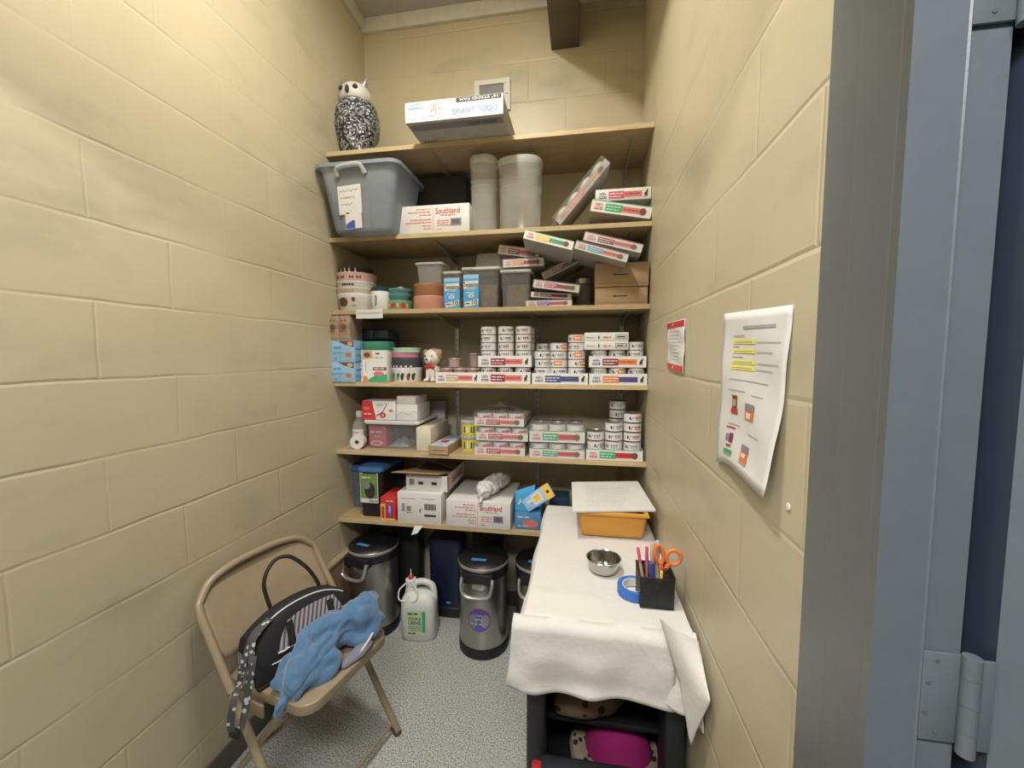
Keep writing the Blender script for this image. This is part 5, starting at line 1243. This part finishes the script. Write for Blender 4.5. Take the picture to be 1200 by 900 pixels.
b = MB(); b.lathe([(.010, -.018), (.012, -.021), (.022, -.0212), (.022, -.0205)], M_INKG, n=24); b.lathe([(.0095, -.0195), (.012, -.0195), (.012, .0195), (.0095, .0195), (.0095, -.0195)], M_CARD, n=20); b.build('core', t)
# clear bin with white lid
yb_ = 1.905
a, c = P(430, 510, yb_), P(488, 510, yb_); w = c.x-a.x; zl = P(460, 496, yb_-.01).z
t = thing('storage_box', 'clear plastic storage box with white lid and pink packet inside', 'storage box', ((a.x+c.x)/2, yb_, z))
hB = zl-z; dB = .30
b = MB(); loft(b, [rrect(w/2*.95, .008, dB-.01, .015, .001), rrect(w/2, 0, dB, .018, hB-.004)], M_CLEARG); b.build('box_body', t)
b = MB(); loft(b, [rrect(w/2+.008, -.008, dB+.008, .02, hB-.008), rrect(w/2+.015, -.013, dB+.014, .02, hB), rrect(w/2+.013, -.012, dB+.012, .02, hB+.014), rrect(w/2-.0, .0, dB, .02, hB+.012)], M_WHITE2, False)
b.add(rrect(w/2-.0, .0, dB, .02, hB+.012), [list(range(24))], M_WHITE2); b.build('lid', t)
a2, c2 = P(432, 510, yb_+.02), P(452, 510, yb_+.02)
b = MB(); b.box(0, c2.x-a2.x, 0, .10, 0, hB*.86, M_ROSE, .004); fr = Fr((0, 0, 0), (1, 0, 0), (0, 0, 1)); wq = c2.x-a2.x
b.scrib(fr, wq*.12, wq*.9, hB*.58, .014, M_WHITE); b.scrib(fr, wq*.3, wq*.7, hB*.42, .006, M_WHITE); b.oval(fr, wq*.45, hB*.16, wq*.35, hB*.09, M_WHITE); b.oval(fr, wq*.45, hB*.16, wq*.25, hB*.06, M_ROSE, 2)
tag(b.build('pink_packet', None, (a2.x, yb_+.022, z+.004)), 'pink printed packet inside the clear storage box', 'packet')
b = MB(); p_ = P(470, 520, 1.98)
for k in range(1): b.grid(lambda u, v: (p_.x-.06+.12*u, 1.94+.14*v, z+.006+.030*(1+noise.noise(Vector((u*4, v*4, 8))))*math.sin(PI*u)**.5*math.sin(PI*v)**.5), 16, 14, mat('grey_wrappers', (.30, .31, .36), .35, bump=.6))
tag(b.build('wrapped_supplies'), 'loose grey wrappers lying inside the clear storage box', 'wrappers')
zL = z+hB+.0155
def d_redbox(b, fr, w, h, d):
    b.poly(fr, [(0, 0), (w*.42, 0), (w*.30, h), (0, h)], M_RED, 1); b.line(fr, [(w*.42, h*.2), (w*.62, h*.42), (w*.76, h*.9)], h*.045, M_MAR); b.oval(fr, w*.62, h*.24, w*.09, h*.15, M_RED); b.text(fr, '8', w*.62, h*.24, h*.14, M_WHITE, k=3)
    b.text(fr, 'Cloth', w*.84, h*.5, h*.22, M_PINKR, ang=PI/2) if False else b.scrib(fr, w*.80, w*.92, h*.5, h*.2, M_PINKR)
    for k in range(4): b.line(fr, [(w*(.42+.06*k), h*.72), (w*(.48+.06*k), h*.86)], h*.03, M_INKG)
    b.scrib(fr, w*.06, w*.3, h*.6, h*.22, M_PINKR); b.scrib(fr, w*.06, w*.3, h*.3, h*.1, M_WHITE)
carton('glove_box', 'red and white box standing on the storage box lid', 'box', 424.5, 463.5, 470, 490, 1.90, .13, M_WHITE, d_redbox, z=zL)
carton('white_box', 'larger plain white box on the storage box lid', 'box', 464.5, 489, 474, 491, 1.90, .17, M_WHITE, lambda b, fr, w, h, d: b.line(fr, [(w*.05, h*.3), (w*.3, h*.55), (w*.6, h*.35), (w*.8, h*.6), (w*.95, h*.45)], .0015, M_INKG), z=zL)
zt2 = P(477, 474, 1.90).z
carton('white_box', 'small flat white box stacked on the larger white one', 'box', 465, 487, 464.5, 473.5, 1.905, .15, M_WHITE, z=max(zt2, zL+.01)+.0008)
carton('card_block', 'beige block standing at the back right of the storage box lid', 'box', 504, 521, 470, 483, 2.175, .05, M_GREYC, z=z+.0)
b = MB(); pr0 = P(455, 472, 2.02); b.tube(bez([(pr0.x-.04, 2.08, zL+.03), (pr0.x, 2.07, zL+.085), (pr0.x+.05, 2.09, zL+.07), (pr0.x+.07, 2.10, zL+.0)], 6), .007, M_RED, 8); tag(b.build('red_cord'), 'red cord loop behind the red and white box', 'cord')
# paper sleeve block
a, c = P(486.5, 515, 1.89), P(504, 515, 1.89); w = c.x-a.x; h = P(496, 501, 1.89).z-z
b = MB(); b.box(0, w, 0, .28, 0, h, mat('cream_paper', (.62, .57, .46), .7), .006); tag(b.build('paper_towel_pack', None, (a.x+.004, 1.89, z)), 'cream folded paper towel pack between the storage box and brown tray', 'paper towels')
# brown open tray
a, c = PZ(502, 532, z), PZ(527, 532, z); w = c.x-a.x
t = thing('display_tray', 'small open brown cardboard tray with blue and white sachets', 'tray', (a.x, a.y, z), (0, 0, -.05))
b = MB(); hT = .042; dT = .26
b.box(0, w, 0, .002, 0, hT, M_CARD); b.box(0, w, dT, dT+.002, 0, hT, M_CARD); b.box(0, .002, 0, dT, 0, hT, M_CARD); b.box(w-.002, w, 0, dT, 0, hT, M_CARD); b.box(0, w, 0, dT, 0, .002, M_CARD)
b.rect(Fr((0, 0, 0), (1, 0, 0), (0, 0, 1)), w*.2, hT*.45, w*.8, hT*.52, M_BRN); b.build('tray', t)
b = MB(); b.box(.005, w-.005, .006, dT-.01, .003, hT+.004, mat('blue_white_sachet', (.42, .50, .60), .4, var=.3, scale=40), .006); b.oval(Fr((0, 0, hT+.0045), (1, 0, 0), (0, 1, 0)), w*.5, dT*.35, w*.22, .03, M_RED); b.build('sachets', t)
# yellow tubs
M_YT = mat('yellow_tub_print', (.62, .56, .08), .45)
for k in range(2):
    cx = P(549, 510, 1.93).x; rr_ = (P(561, 510, 1.92).x-P(537.5, 510, 1.92).x)/2; hh_ = .078
    t = thing('putty_tub', 'yellow tub with clear rim lid, %s of two beside the red cases' % ('lower', 'upper')[k], 'tub', (cx, 1.975, z+k*(hh_+.001)))
    b = MB(); b.lathe([(0, 0), (rr_*.90, 0), (rr_*.97, hh_-.016)], M_YT, n=28); b.build('tub_body', t)
    b = MB(); b.lathe([(rr_*.99, hh_-.018), (rr_*1.04, hh_-.014), (rr_*1.04, hh_-.003), (rr_*.98, hh_), (rr_*.9, hh_-.004), (0, hh_-.004)], M_FROST, n=28); b.build('lid', t)
    b = MB()
    for s0 in (-.5, -.15, .25, .5): b.lathe([(rr_*.965, hh_*.2), (rr_*.975, hh_*.6)], M_INK if s0 != -.15 else M_WHITE, n=3, a0=-PI/2+s0, a1=-PI/2+s0+.14)
    b.build('black_print', t)
# red cases
zq = z
for k, nm in enumerate(('lowest', 'middle', 'topmost')):
    o_ = ((556, 615), (558, 618.5), (556, 614))[k]
    vb_ = (531, 513, 494)[k]
    h_ = .0665
    case('shrink wrapped red and white case of cans, %s of the stack of three' % nm, (o_[0], vb_), (o_[1], vb_), YT+.01, h_, .27, mat('crimson_print', (.42, .025, .06), .45), mat('coral_print', (.70, .13, .13), .45), 2, snap=zq, seen=2, pinkcans=True); zq += h_+.0045
b = MB(); pf = P(585, 475, 1.97); b.grid(lambda u, v: (pf.x-.10+.20*u, 1.90+.22*v, zq+.004+.022*(1+noise.noise(Vector((u*5, v*5, 5))))*math.sin(PI*u)), 18, 18, M_WRAP); tag(b.build('plastic_film'), 'loose clear film lying on top of the red cases', 'plastic film')
zq = z
for k, nm in enumerate(('lower', 'upper')):
    h_ = .070 if k == 0 else .088
    case('shrink wrapped case with green and red blocks, %s of two' % nm, (620.5, 535), (685, 535), YT, h_, .28, M_GRN, M_RED, 2, snap=zq, canh=.08); zq += h_+.0045
ax, w, h = otray('white can tray with green and red blocks at the right end', 688, 755.5, 527, YT, z, .26, M_GRN, M_RED, 2)
for i, ks in enumerate((['red5', 'grey5', 'grey5'], ['red5', 'grey5', 'grey5', 'grey5'], ['red5', 'grey5', 'red5', 'red5', 'red5'])):
    column(ks, ax+.043+i*(w-.086)/2, YT+.044, z+.002, 'in the right end tray, %s column' % ('left', 'middle', 'right')[i], 'cans in the right end tray', .0435)
for k in range(6): can('grey5', (ax+w-.10, YT+.17, z+.002+.0435*k), 'food can at the back of the right end tray, %s from the bottom' % ordn[k], 'rear cans of the right end tray')

# ---- shelf 6
z = SZ[5]
def petbin(label, u0, u1, vt, y, d, mt, lidm, pic=False, cat='food container', over=.004, zz=None):
    a, c = P(u0, 580, y), P(u1, 580, y); w = (c.x-a.x)/2; h = P((u0+u1)/2, vt, y).z-z
    t = thing('pet_food_container', label, cat, ((a.x+c.x)/2, y, z))
    b = MB(); loft(b, [rrect(w*.86, .012, d-.012, .02, .001), rrect(w*.90, .008, d-.008, .025, .02), rrect(w, .0, d, .03, h-.03)], mt); b.build('container_body', t)
    b = MB(); loft(b, [rrect(w+over, -over, d+over, .03, h-.034), rrect(w+over*2.2, -over*2.2, d+over*2.2, .032, h-.028), rrect(w+over*2, -over*2, d+over*2, .032, h-.010), rrect(w*.8, .02, d-.02, .03, h), rrect(w*.1, d*.4, d*.6, .005, h)], lidm, False); b.build('lid', t)
    return t, w, h
M_LID = mat('translucent_blue_lid', (.06, .16, .36), .25)
petbin('grey container with blue lid at the far left of the lowest shelf', 407, 424, 545, 1.99, .20, mat('grey_plastic_container', (.13, .16, .18), .4), M_LID)
t, w, h = petbin('black container with blue lid and leafy dog sticker on the lowest shelf', 420, 447, 546, 1.885, .30, M_BLK, M_LID)
b = MB(); fr = Fr((-w*.86, .0, 0), (1, 0, 0), (0, -.02, 1), .002); fr = Fr((-w*.84, .0035, h*.28), (1, 0, 0), (0, -.012, 1), .0012); ww, h_ = w*1.55, h*.58
b.rect(fr, 0, 0, ww, h_, M_WHITE, 1); b.rect(fr, ww*.03, h_*.16, ww*.97, h_*.97, mat('leaf_green_print', (.16, .26, .06), .6, var=.5, scale=120), 2); b.oval(fr, ww*.55, h_*.42, ww*.30, h_*.28, M_INK, 3); b.oval(fr, ww*.40, h_*.60, ww*.18, h_*.14, M_INKG, 4); b.scrib(fr, ww*.1, ww*.6, h_*.85, h_*.07, M_WHITE, 3); b.scrib(fr, ww*.5, ww*.95, h_*.07, h_*.05, M_INK, 2)
b.build('dog_sticker', t)
def d_fruit(b, fr, w, h, d):
    b.rect(fr, 0, 0, w*.32, h*.72, M_YEL, 1); b.rect(fr, w*.07, h*.1, w*.25, h*.6, M_RED, 2); b.oval(fr, w*.62, h*.45, w*.16, h*.30, M_PURP, 2); b.oval(fr, w*.62, h*.50, w*.07, h*.18, M_LBLUE, 3); b.scrib(fr, w*.4, w*.9, h*.85, h*.07, M_WHITE); b.rect(fr, w*.34, h*.02, w*.98, h*.1, M_YEL, 2)
carton('snack_box', 'small red box with yellow and purple print in front of the black container', 'box', 446, 463.5, 583, 611, 1.862, .16, M_RED, d_fruit, z=z)
def d_ship(b, fr, w, h, d):
    b.scrib(fr, w*.09, w*.42, h*.80, h*.025, M_INKG); b.scrib(fr, w*.55, w*.88, h*.82, h*.025, M_INKG)
    for k in range(6): b.rect(fr, w*.10, h*(.38+.045*k), w*.17, h*(.40+.045*k), M_INK, 2)
    b.rect(fr, w*.21, h*.40, w*.31, h*.56, M_INKG, 2); b.scrib(fr, w*.21, w*.33, h*.34, h*.03, M_INK)
    for k in range(12): b.rect(fr, w*(.62+.022*k), h*.46, w*(.632+.022*k+.003*(k % 3)), h*.66, M_INK, 2)
    b.rect(fr, w*.62, h*.24, w*.88, h*.31, M_INK, 2); b.oval(fr, w*.52, h*.43, w*.015, h*.05, M_NAVY, 2); b.line(fr, [(w*.52, h*.35), (w*.54, h*.52)], w*.01, M_NAVY)
a, c = PZ(466, 612, z), PZ(517, 617, z)
o, w, h = carton('shipping_box', 'white box with barcodes under the open carton on the lowest shelf', 'box', 466, 517, 578, 617, 1.856, .33, M_WHITE, d_ship, z=z)
# open carton
zO = z+h+.001; a, c = P(476, 565, 1.89), P(524, 565, 1.89); w = c.x-a.x; hO = P(500, 560, 1.89).z-zO+.012
t = thing('open_carton', 'white carton with its brown cardboard flap lifted open, on the barcode box', 'carton', (a.x, 1.89, zO))
hO = max(.055, hO)
b = MB(); e = .003; dO = .30
b.box(0, w, 0, e, 0, hO, M_WHITE); b.box(0, w, dO-e, dO, 0, hO, M_WHITE); b.box(0, e, e, dO-e, 0, hO, M_WHITE); b.box(w-e, w, e, dO-e, 0, hO, M_WHITE); b.box(e, w-e, e, dO-e, 0, e, M_CARDD); b.box(e, w-e, .05, dO-.02, hO-.02, hO-.012, M_CARDD)
fr = Fr((0, 0, 0), (1, 0, 0), (0, 0, 1))
for k in range(7): b.rect(fr, w*(.08+.018*k), hO*.35, w*(.09+.018*k), hO*.75, M_INK, 2)
b.scrib(fr, w*.30, w*.42, hO*.5, hO*.3, M_INK); b.scrib(fr, w*.62, w*.75, hO*.5, hO*.3, M_INK)
fs = Fr((w, 0, 0), (0, 1, 0), (0, 0, 1)); b.text(fs, 'Southland', dO*.55, hO*.55, hO*.45, M_RED, w=dO*.6); b.rect(fs, .004, .004, .022, hO-.004, M_PINKR, 1)
b.build('carton_body', t)
b = MB(); zf = hO+.002
b.hull([(-.055, -.05, zf+.020), (w*.86, -.045, zf+.018), (w*.98, .05, zf+.0), (.0, .10, zf+.0), (-.055, -.05, zf+.023), (w*.86, -.045, zf+.021), (w*.98, .05, zf+.003), (.0, .10, zf+.003)], [(3, 2, 1, 0), (4, 5, 6, 7), (0, 1, 5, 4), (1, 2, 6, 5), (2, 3, 7, 6), (3, 0, 4, 7)], M_CARD); b.build('front_flap', t)
b = MB(); b.hull([(w*.45, .14, zf+.028), (w*1.0, .12, zf), (w*1.0, .28, zf), (w*.5, .28, zf+.03), (w*.45, .14, zf+.031), (w*1.0, .12, zf+.003), (w*1.0, .28, zf+.003), (w*.5, .28, zf+.033)], [(3, 2, 1, 0), (4, 5, 6, 7), (0, 1, 5, 4), (1, 2, 6, 5), (2, 3, 7, 6), (3, 0, 4, 7)], M_CARDD); b.build('side_flap', t)
# Southland long white box
o, w, h = carton('shipping_box', 'large white box with red writing on the lowest shelf, crumpled bags on top', 'box', 523, 598, 588, 621, 1.850, .34, M_WHITE, southland, z=z)
# crumpled plastic bag roll
pr_ = P(575, 570, 1.93)
M_CR = mat('crumpled_white_plastic', (.62, .61, .60), .35, bump=1.0, bscale=60)
bs = []
rb_ = .048; zt_ = z+h+.003
o = fused('plastic_bag_roll', [('t', ([(pr_.x-.02, 1.87, zt_+.048), (pr_.x-.005, 1.93, zt_+.05), (pr_.x+.02, 2.02, zt_+.05), (pr_.x+.04, 2.12, zt_+.048)], [.036, .044, .046, .040])),
    ('t', ([(pr_.x-.025, 1.875, zt_+.04), (pr_.x-.03, 1.856, zt_+.014), (pr_.x-.035, 1.838, zt_-.004)], [.030, .016, .006])), ('e', ((pr_.x-.03, 1.89, zt_+.055), (.035, .03, .03)))], M_CR, .005, 2, folds=(.03, .010))
tag(o, 'roll of crumpled white plastic bags lying on the large white box', 'plastic bags')
# blue packs
def d_bp(b, fr, w, h, d):
    b.scrib(fr, w*.1, w*.6, h*.7, h*.12, M_WHITE); b.oval(fr, w*.6, h*.35, w*.3, h*.22, M_PINKR); b.scrib(fr, w*.1, w*.5, h*.2, h*.1, M_LBLUE)
M_BP = mat('blue_film_pack', (.08, .26, .50), .3, bump=.3)
a = P(603, 605, 1.875)
o, w, h = carton('wipes_pack', 'blue pack with red picture at the bottom of the blue packs', 'pack', 603, 634, 600, 622, 1.872, .22, M_BP, d_bp, z=z, r=.008)
a = P(603.5, 600, 1.874); zk = z+h+.001
t = thing('treat_pouch', 'bright blue pouch with yellow corner standing on the blue pack', 'pouch', (a.x, 1.874, zk))
b = MB(); hk = P(612, 568, 1.874).z-zk; wk = P(627, 580, 1.874).x-a.x
b.hull([(0, 0, 0), (wk*.8, 0, 0), (wk*.8, .03, 0), (0, .03, 0), (0, .008, hk*.72), (wk, .008, hk), (wk, .014, hk), (0, .014, hk*.72)], [(3, 2, 1, 0), (4, 5, 6, 7), (0, 1, 5, 4), (1, 2, 6, 5), (2, 3, 7, 6), (3, 0, 4, 7)], M_BLUE2, .003)
fr = Fr((0, -.0005, 0), (1, 0, 0), (0, .011/hk*.0+.10, 1)); b.text(fr, 'Dr', wk*.35, hk*.38, hk*.28, M_WHITE, ang=.1) if False else b.line(fr, [(wk*.18, hk*.25), (wk*.35, hk*.5), (wk*.22, hk*.42), (wk*.45, hk*.3)], .006, M_WHITE); b.build('pouch', t)
p1_, p2_ = P(618, 590, 1.862), P(652, 572, 1.862)
t = thing('treat_pouch', 'pale blue pouch with yellow end leaning diagonally over the other packs', 'pouch', (p1_.x+.005, 1.862, zk), (-.25, -.62, 0))
b = MB(); b.box(0, .155, 0, .022, 0, .070, M_LBLUE, .006); fr = Fr((0, 0, 0), (1, 0, 0), (0, 0, 1)); b.rect(fr, .115, .0, .155, .070, M_YEL, 1); b.rect(fr, .05, .012, .10, .06, M_WHITE, 1); b.rect(fr, .058, .02, .092, .052, M_YEL, 2); b.scrib(fr, .02, .05, .04, .02, M_WHITE, 2); b.oval(fr, .135, .035, .008, .008, M_INK, 2); b.text(fr, '8', .03, .02, .016, M_INK, k=2) if False else None; b.build('pouch', t)
b = MB(); b.box(-.05, .05, 0, .12, 0, .11, mat('dark_blue_pack', (.03, .08, .16), .4), .006); tag(b.build('wipes_pack', None, (P(655, 585, 2.03).x, 2.03, z)), 'dark blue pack at the back behind the diagonal pouch', 'pack')
# tape strip hanging from the shelf edge
b = MB(); b.add([(P(486, 616, YS-.004).x, YS-.004, P(486, 616, YS-.004).z), (P(496, 616, YS-.004).x, YS-.004, P(496, 616, YS-.004).z), (P(489, 625, YS-.012).x, YS-.012, P(489, 625, YS-.012).z), (P(482, 627, YS-.012).x, YS-.012, P(482, 627, YS-.012).z)], [(0, 3, 2, 1)], M_TAPEW)
o = b.build('tape_strip'); o.modifiers.new('s', 'SOLIDIFY').thickness = .001; tag(o, 'torn white tape strip dangling from the lowest shelf edge', 'tape')

M_MIDP = mat('mid_grey_print', (0.34, 0.34, 0.35), .6)
# ================================================================ papers on the right wall
def wallpaper(name, label, cat, corners, draw, curl=.012, nx=16, nz=20, wav=None):
    tl, tr, bl, br = [PX(u, v, XR-.004) for u, v in corners]      # as seen: left = far
    t = thing(name, label, cat, (XR, bl.y, bl.z)); base = Vector((XR, bl.y, bl.z))
    def surf(u, v, e=0.0):
        a = tl.lerp(tr, u); c = bl.lerp(br, u); p = c.lerp(a, v)
        off = .002+curl*((1-v)**3)*(.15+.85*u)+.0025*math.sin(v*7+u*3)**2+e
        zed = p.z
        if wav: zed += wav(u)*(1-v)**2
        return Vector((XR-off, p.y, zed))-base
    b = MB(); b.grid(lambda u, v: tuple(surf(u, v)), nx, nz, M_WHITE); sh = b.build('sheet', t); md = sh.modifiers.new('s', 'SOLIDIFY'); md.thickness = .0004
    def R_(bb, u0, v0, u1, v1, m, e=.0009, n=4):
        if m is M_INKG and v1-v0 < .035: m = M_MIDP; q = (v1-v0)*.2; v0 += q; v1 -= q
        for i in range(n):
            a0, a1 = u0+(u1-u0)*i/n, u0+(u1-u0)*(i+1)/n
            bb.add([surf(a0, v0, e), surf(a1, v0, e), surf(a1, v1, e), surf(a0, v1, e)], [(0, 1, 2, 3)], m)
    draw(t, R_, surf); return t, surf
def d_notice(t, R_, surf):
    b = MB()
    R_(b, .40, .885, .84, .915, M_INKG)
    R_(b, .22, .845, .42, .855, M_INKG)
    for k, v in enumerate((.80, .742, .675, .638)):
        R_(b, .22, v, .60, v+.026, M_HI); R_(b, .24, v+.010, .56, v+.016, M_INKG, .0014); R_(b, .62, v+.005+.0*k, .92-.08*(k % 2), v+.013, M_INKG)
    R_(b, .22, .779, .33, .787, M_INKG); R_(b, .22, .713, .40, .722, M_INKG); R_(b, .20, .570, .80, .578, M_INKG); R_(b, .2, .50, .50, .508, M_INKG); R_(b, .60, .49, .76, .497, M_INKG); R_(b, .22, .275, .46, .283, M_INKG); R_(b, .60, .255, .78, .262, M_INKG)
    # red kibble bag
    R_(b, .28, .350, .37, .465, M_BRN); R_(b, .26, .350, .39, .385, M_RED, .0014); R_(b, .27, .462, .38, .470, M_MAR, .0014); R_(b, .295, .40, .355, .445, M_TAN, .0014)
    # tin
    R_(b, .53, .34, .67, .42, M_ORA); R_(b, .53, .40, .67, .44, M_INKG, .0014); R_(b, .56, .35, .63, .385, M_WHITE, .0014)
    # green bag
    R_(b, .20, .250, .38, .260, M_RED); R_(b, .22, .160, .29, .21, M_INKG); R_(b, .30, .155, .36, .22, M_MAR, .0014); R_(b, .24, .125, .34, .140, M_RED); R_(b, .20, .075, .38, .105, M_GRN); R_(b, .20, .065, .38, .075, M_TAN)
    # tall tin
    R_(b, .54, .08, .66, .16, M_ORA); R_(b, .54, .145, .66, .185, M_INKG, .0014); R_(b, .54, .065, .66, .085, M_INKG, .0014); R_(b, .57, .11, .63, .135, M_WHITE, .002)
    b.build('printed_notice', t)
t, sf = wallpaper('paper_notice', 'white printed sheet with yellow highlights and product pictures taped to the right wall', 'notice', ((847.5, 368), (928, 357), (840.5, 541), (911, 574)), d_notice, .022, wav=lambda u: (.012*max(0, u-.5) if False else -.020*max(0, u-.75)+.008*math.sin(u*5)))
b = MB(); q_ = PX(886, 556, XR-.003); b.box(XR-.026, XR-.0012, q_.y-.012, q_.y+.018, q_.z-.010, q_.z+.006, M_FROST, .0005, 1)
def d_note(t, R_, surf):
    b = MB(); R_(b, .02, .87, .98, .99, M_RED); R_(b, .02, .01, .98, .13, M_RED)
    for k in range(9): R_(b, .18, .78-.07*k, .80-.06*(k % 3), .795-.07*k, M_INKG)
    b.build('red_bands', t)
wallpaper('small_card', 'small laminated card with red top and bottom bands on the right wall', 'card', ((781, 379), (802, 373.5), (782, 432), (801, 438)), d_note, .003)
# small wall plug marks / putty spot
b = MB(); q_ = PX(924, 594, XR-.001); b.M = Matrix.Translation(q_) @ Matrix.Rotation(-PI/2, 4, 'Y'); b.lathe([(0, 0), (.006, 0), (.005, .0015), (0, .002)], M_WHITE, n=16, sy=1); tag(b.build('wall_putty', None), 'dab of white putty on the right wall below the notice', 'putty')
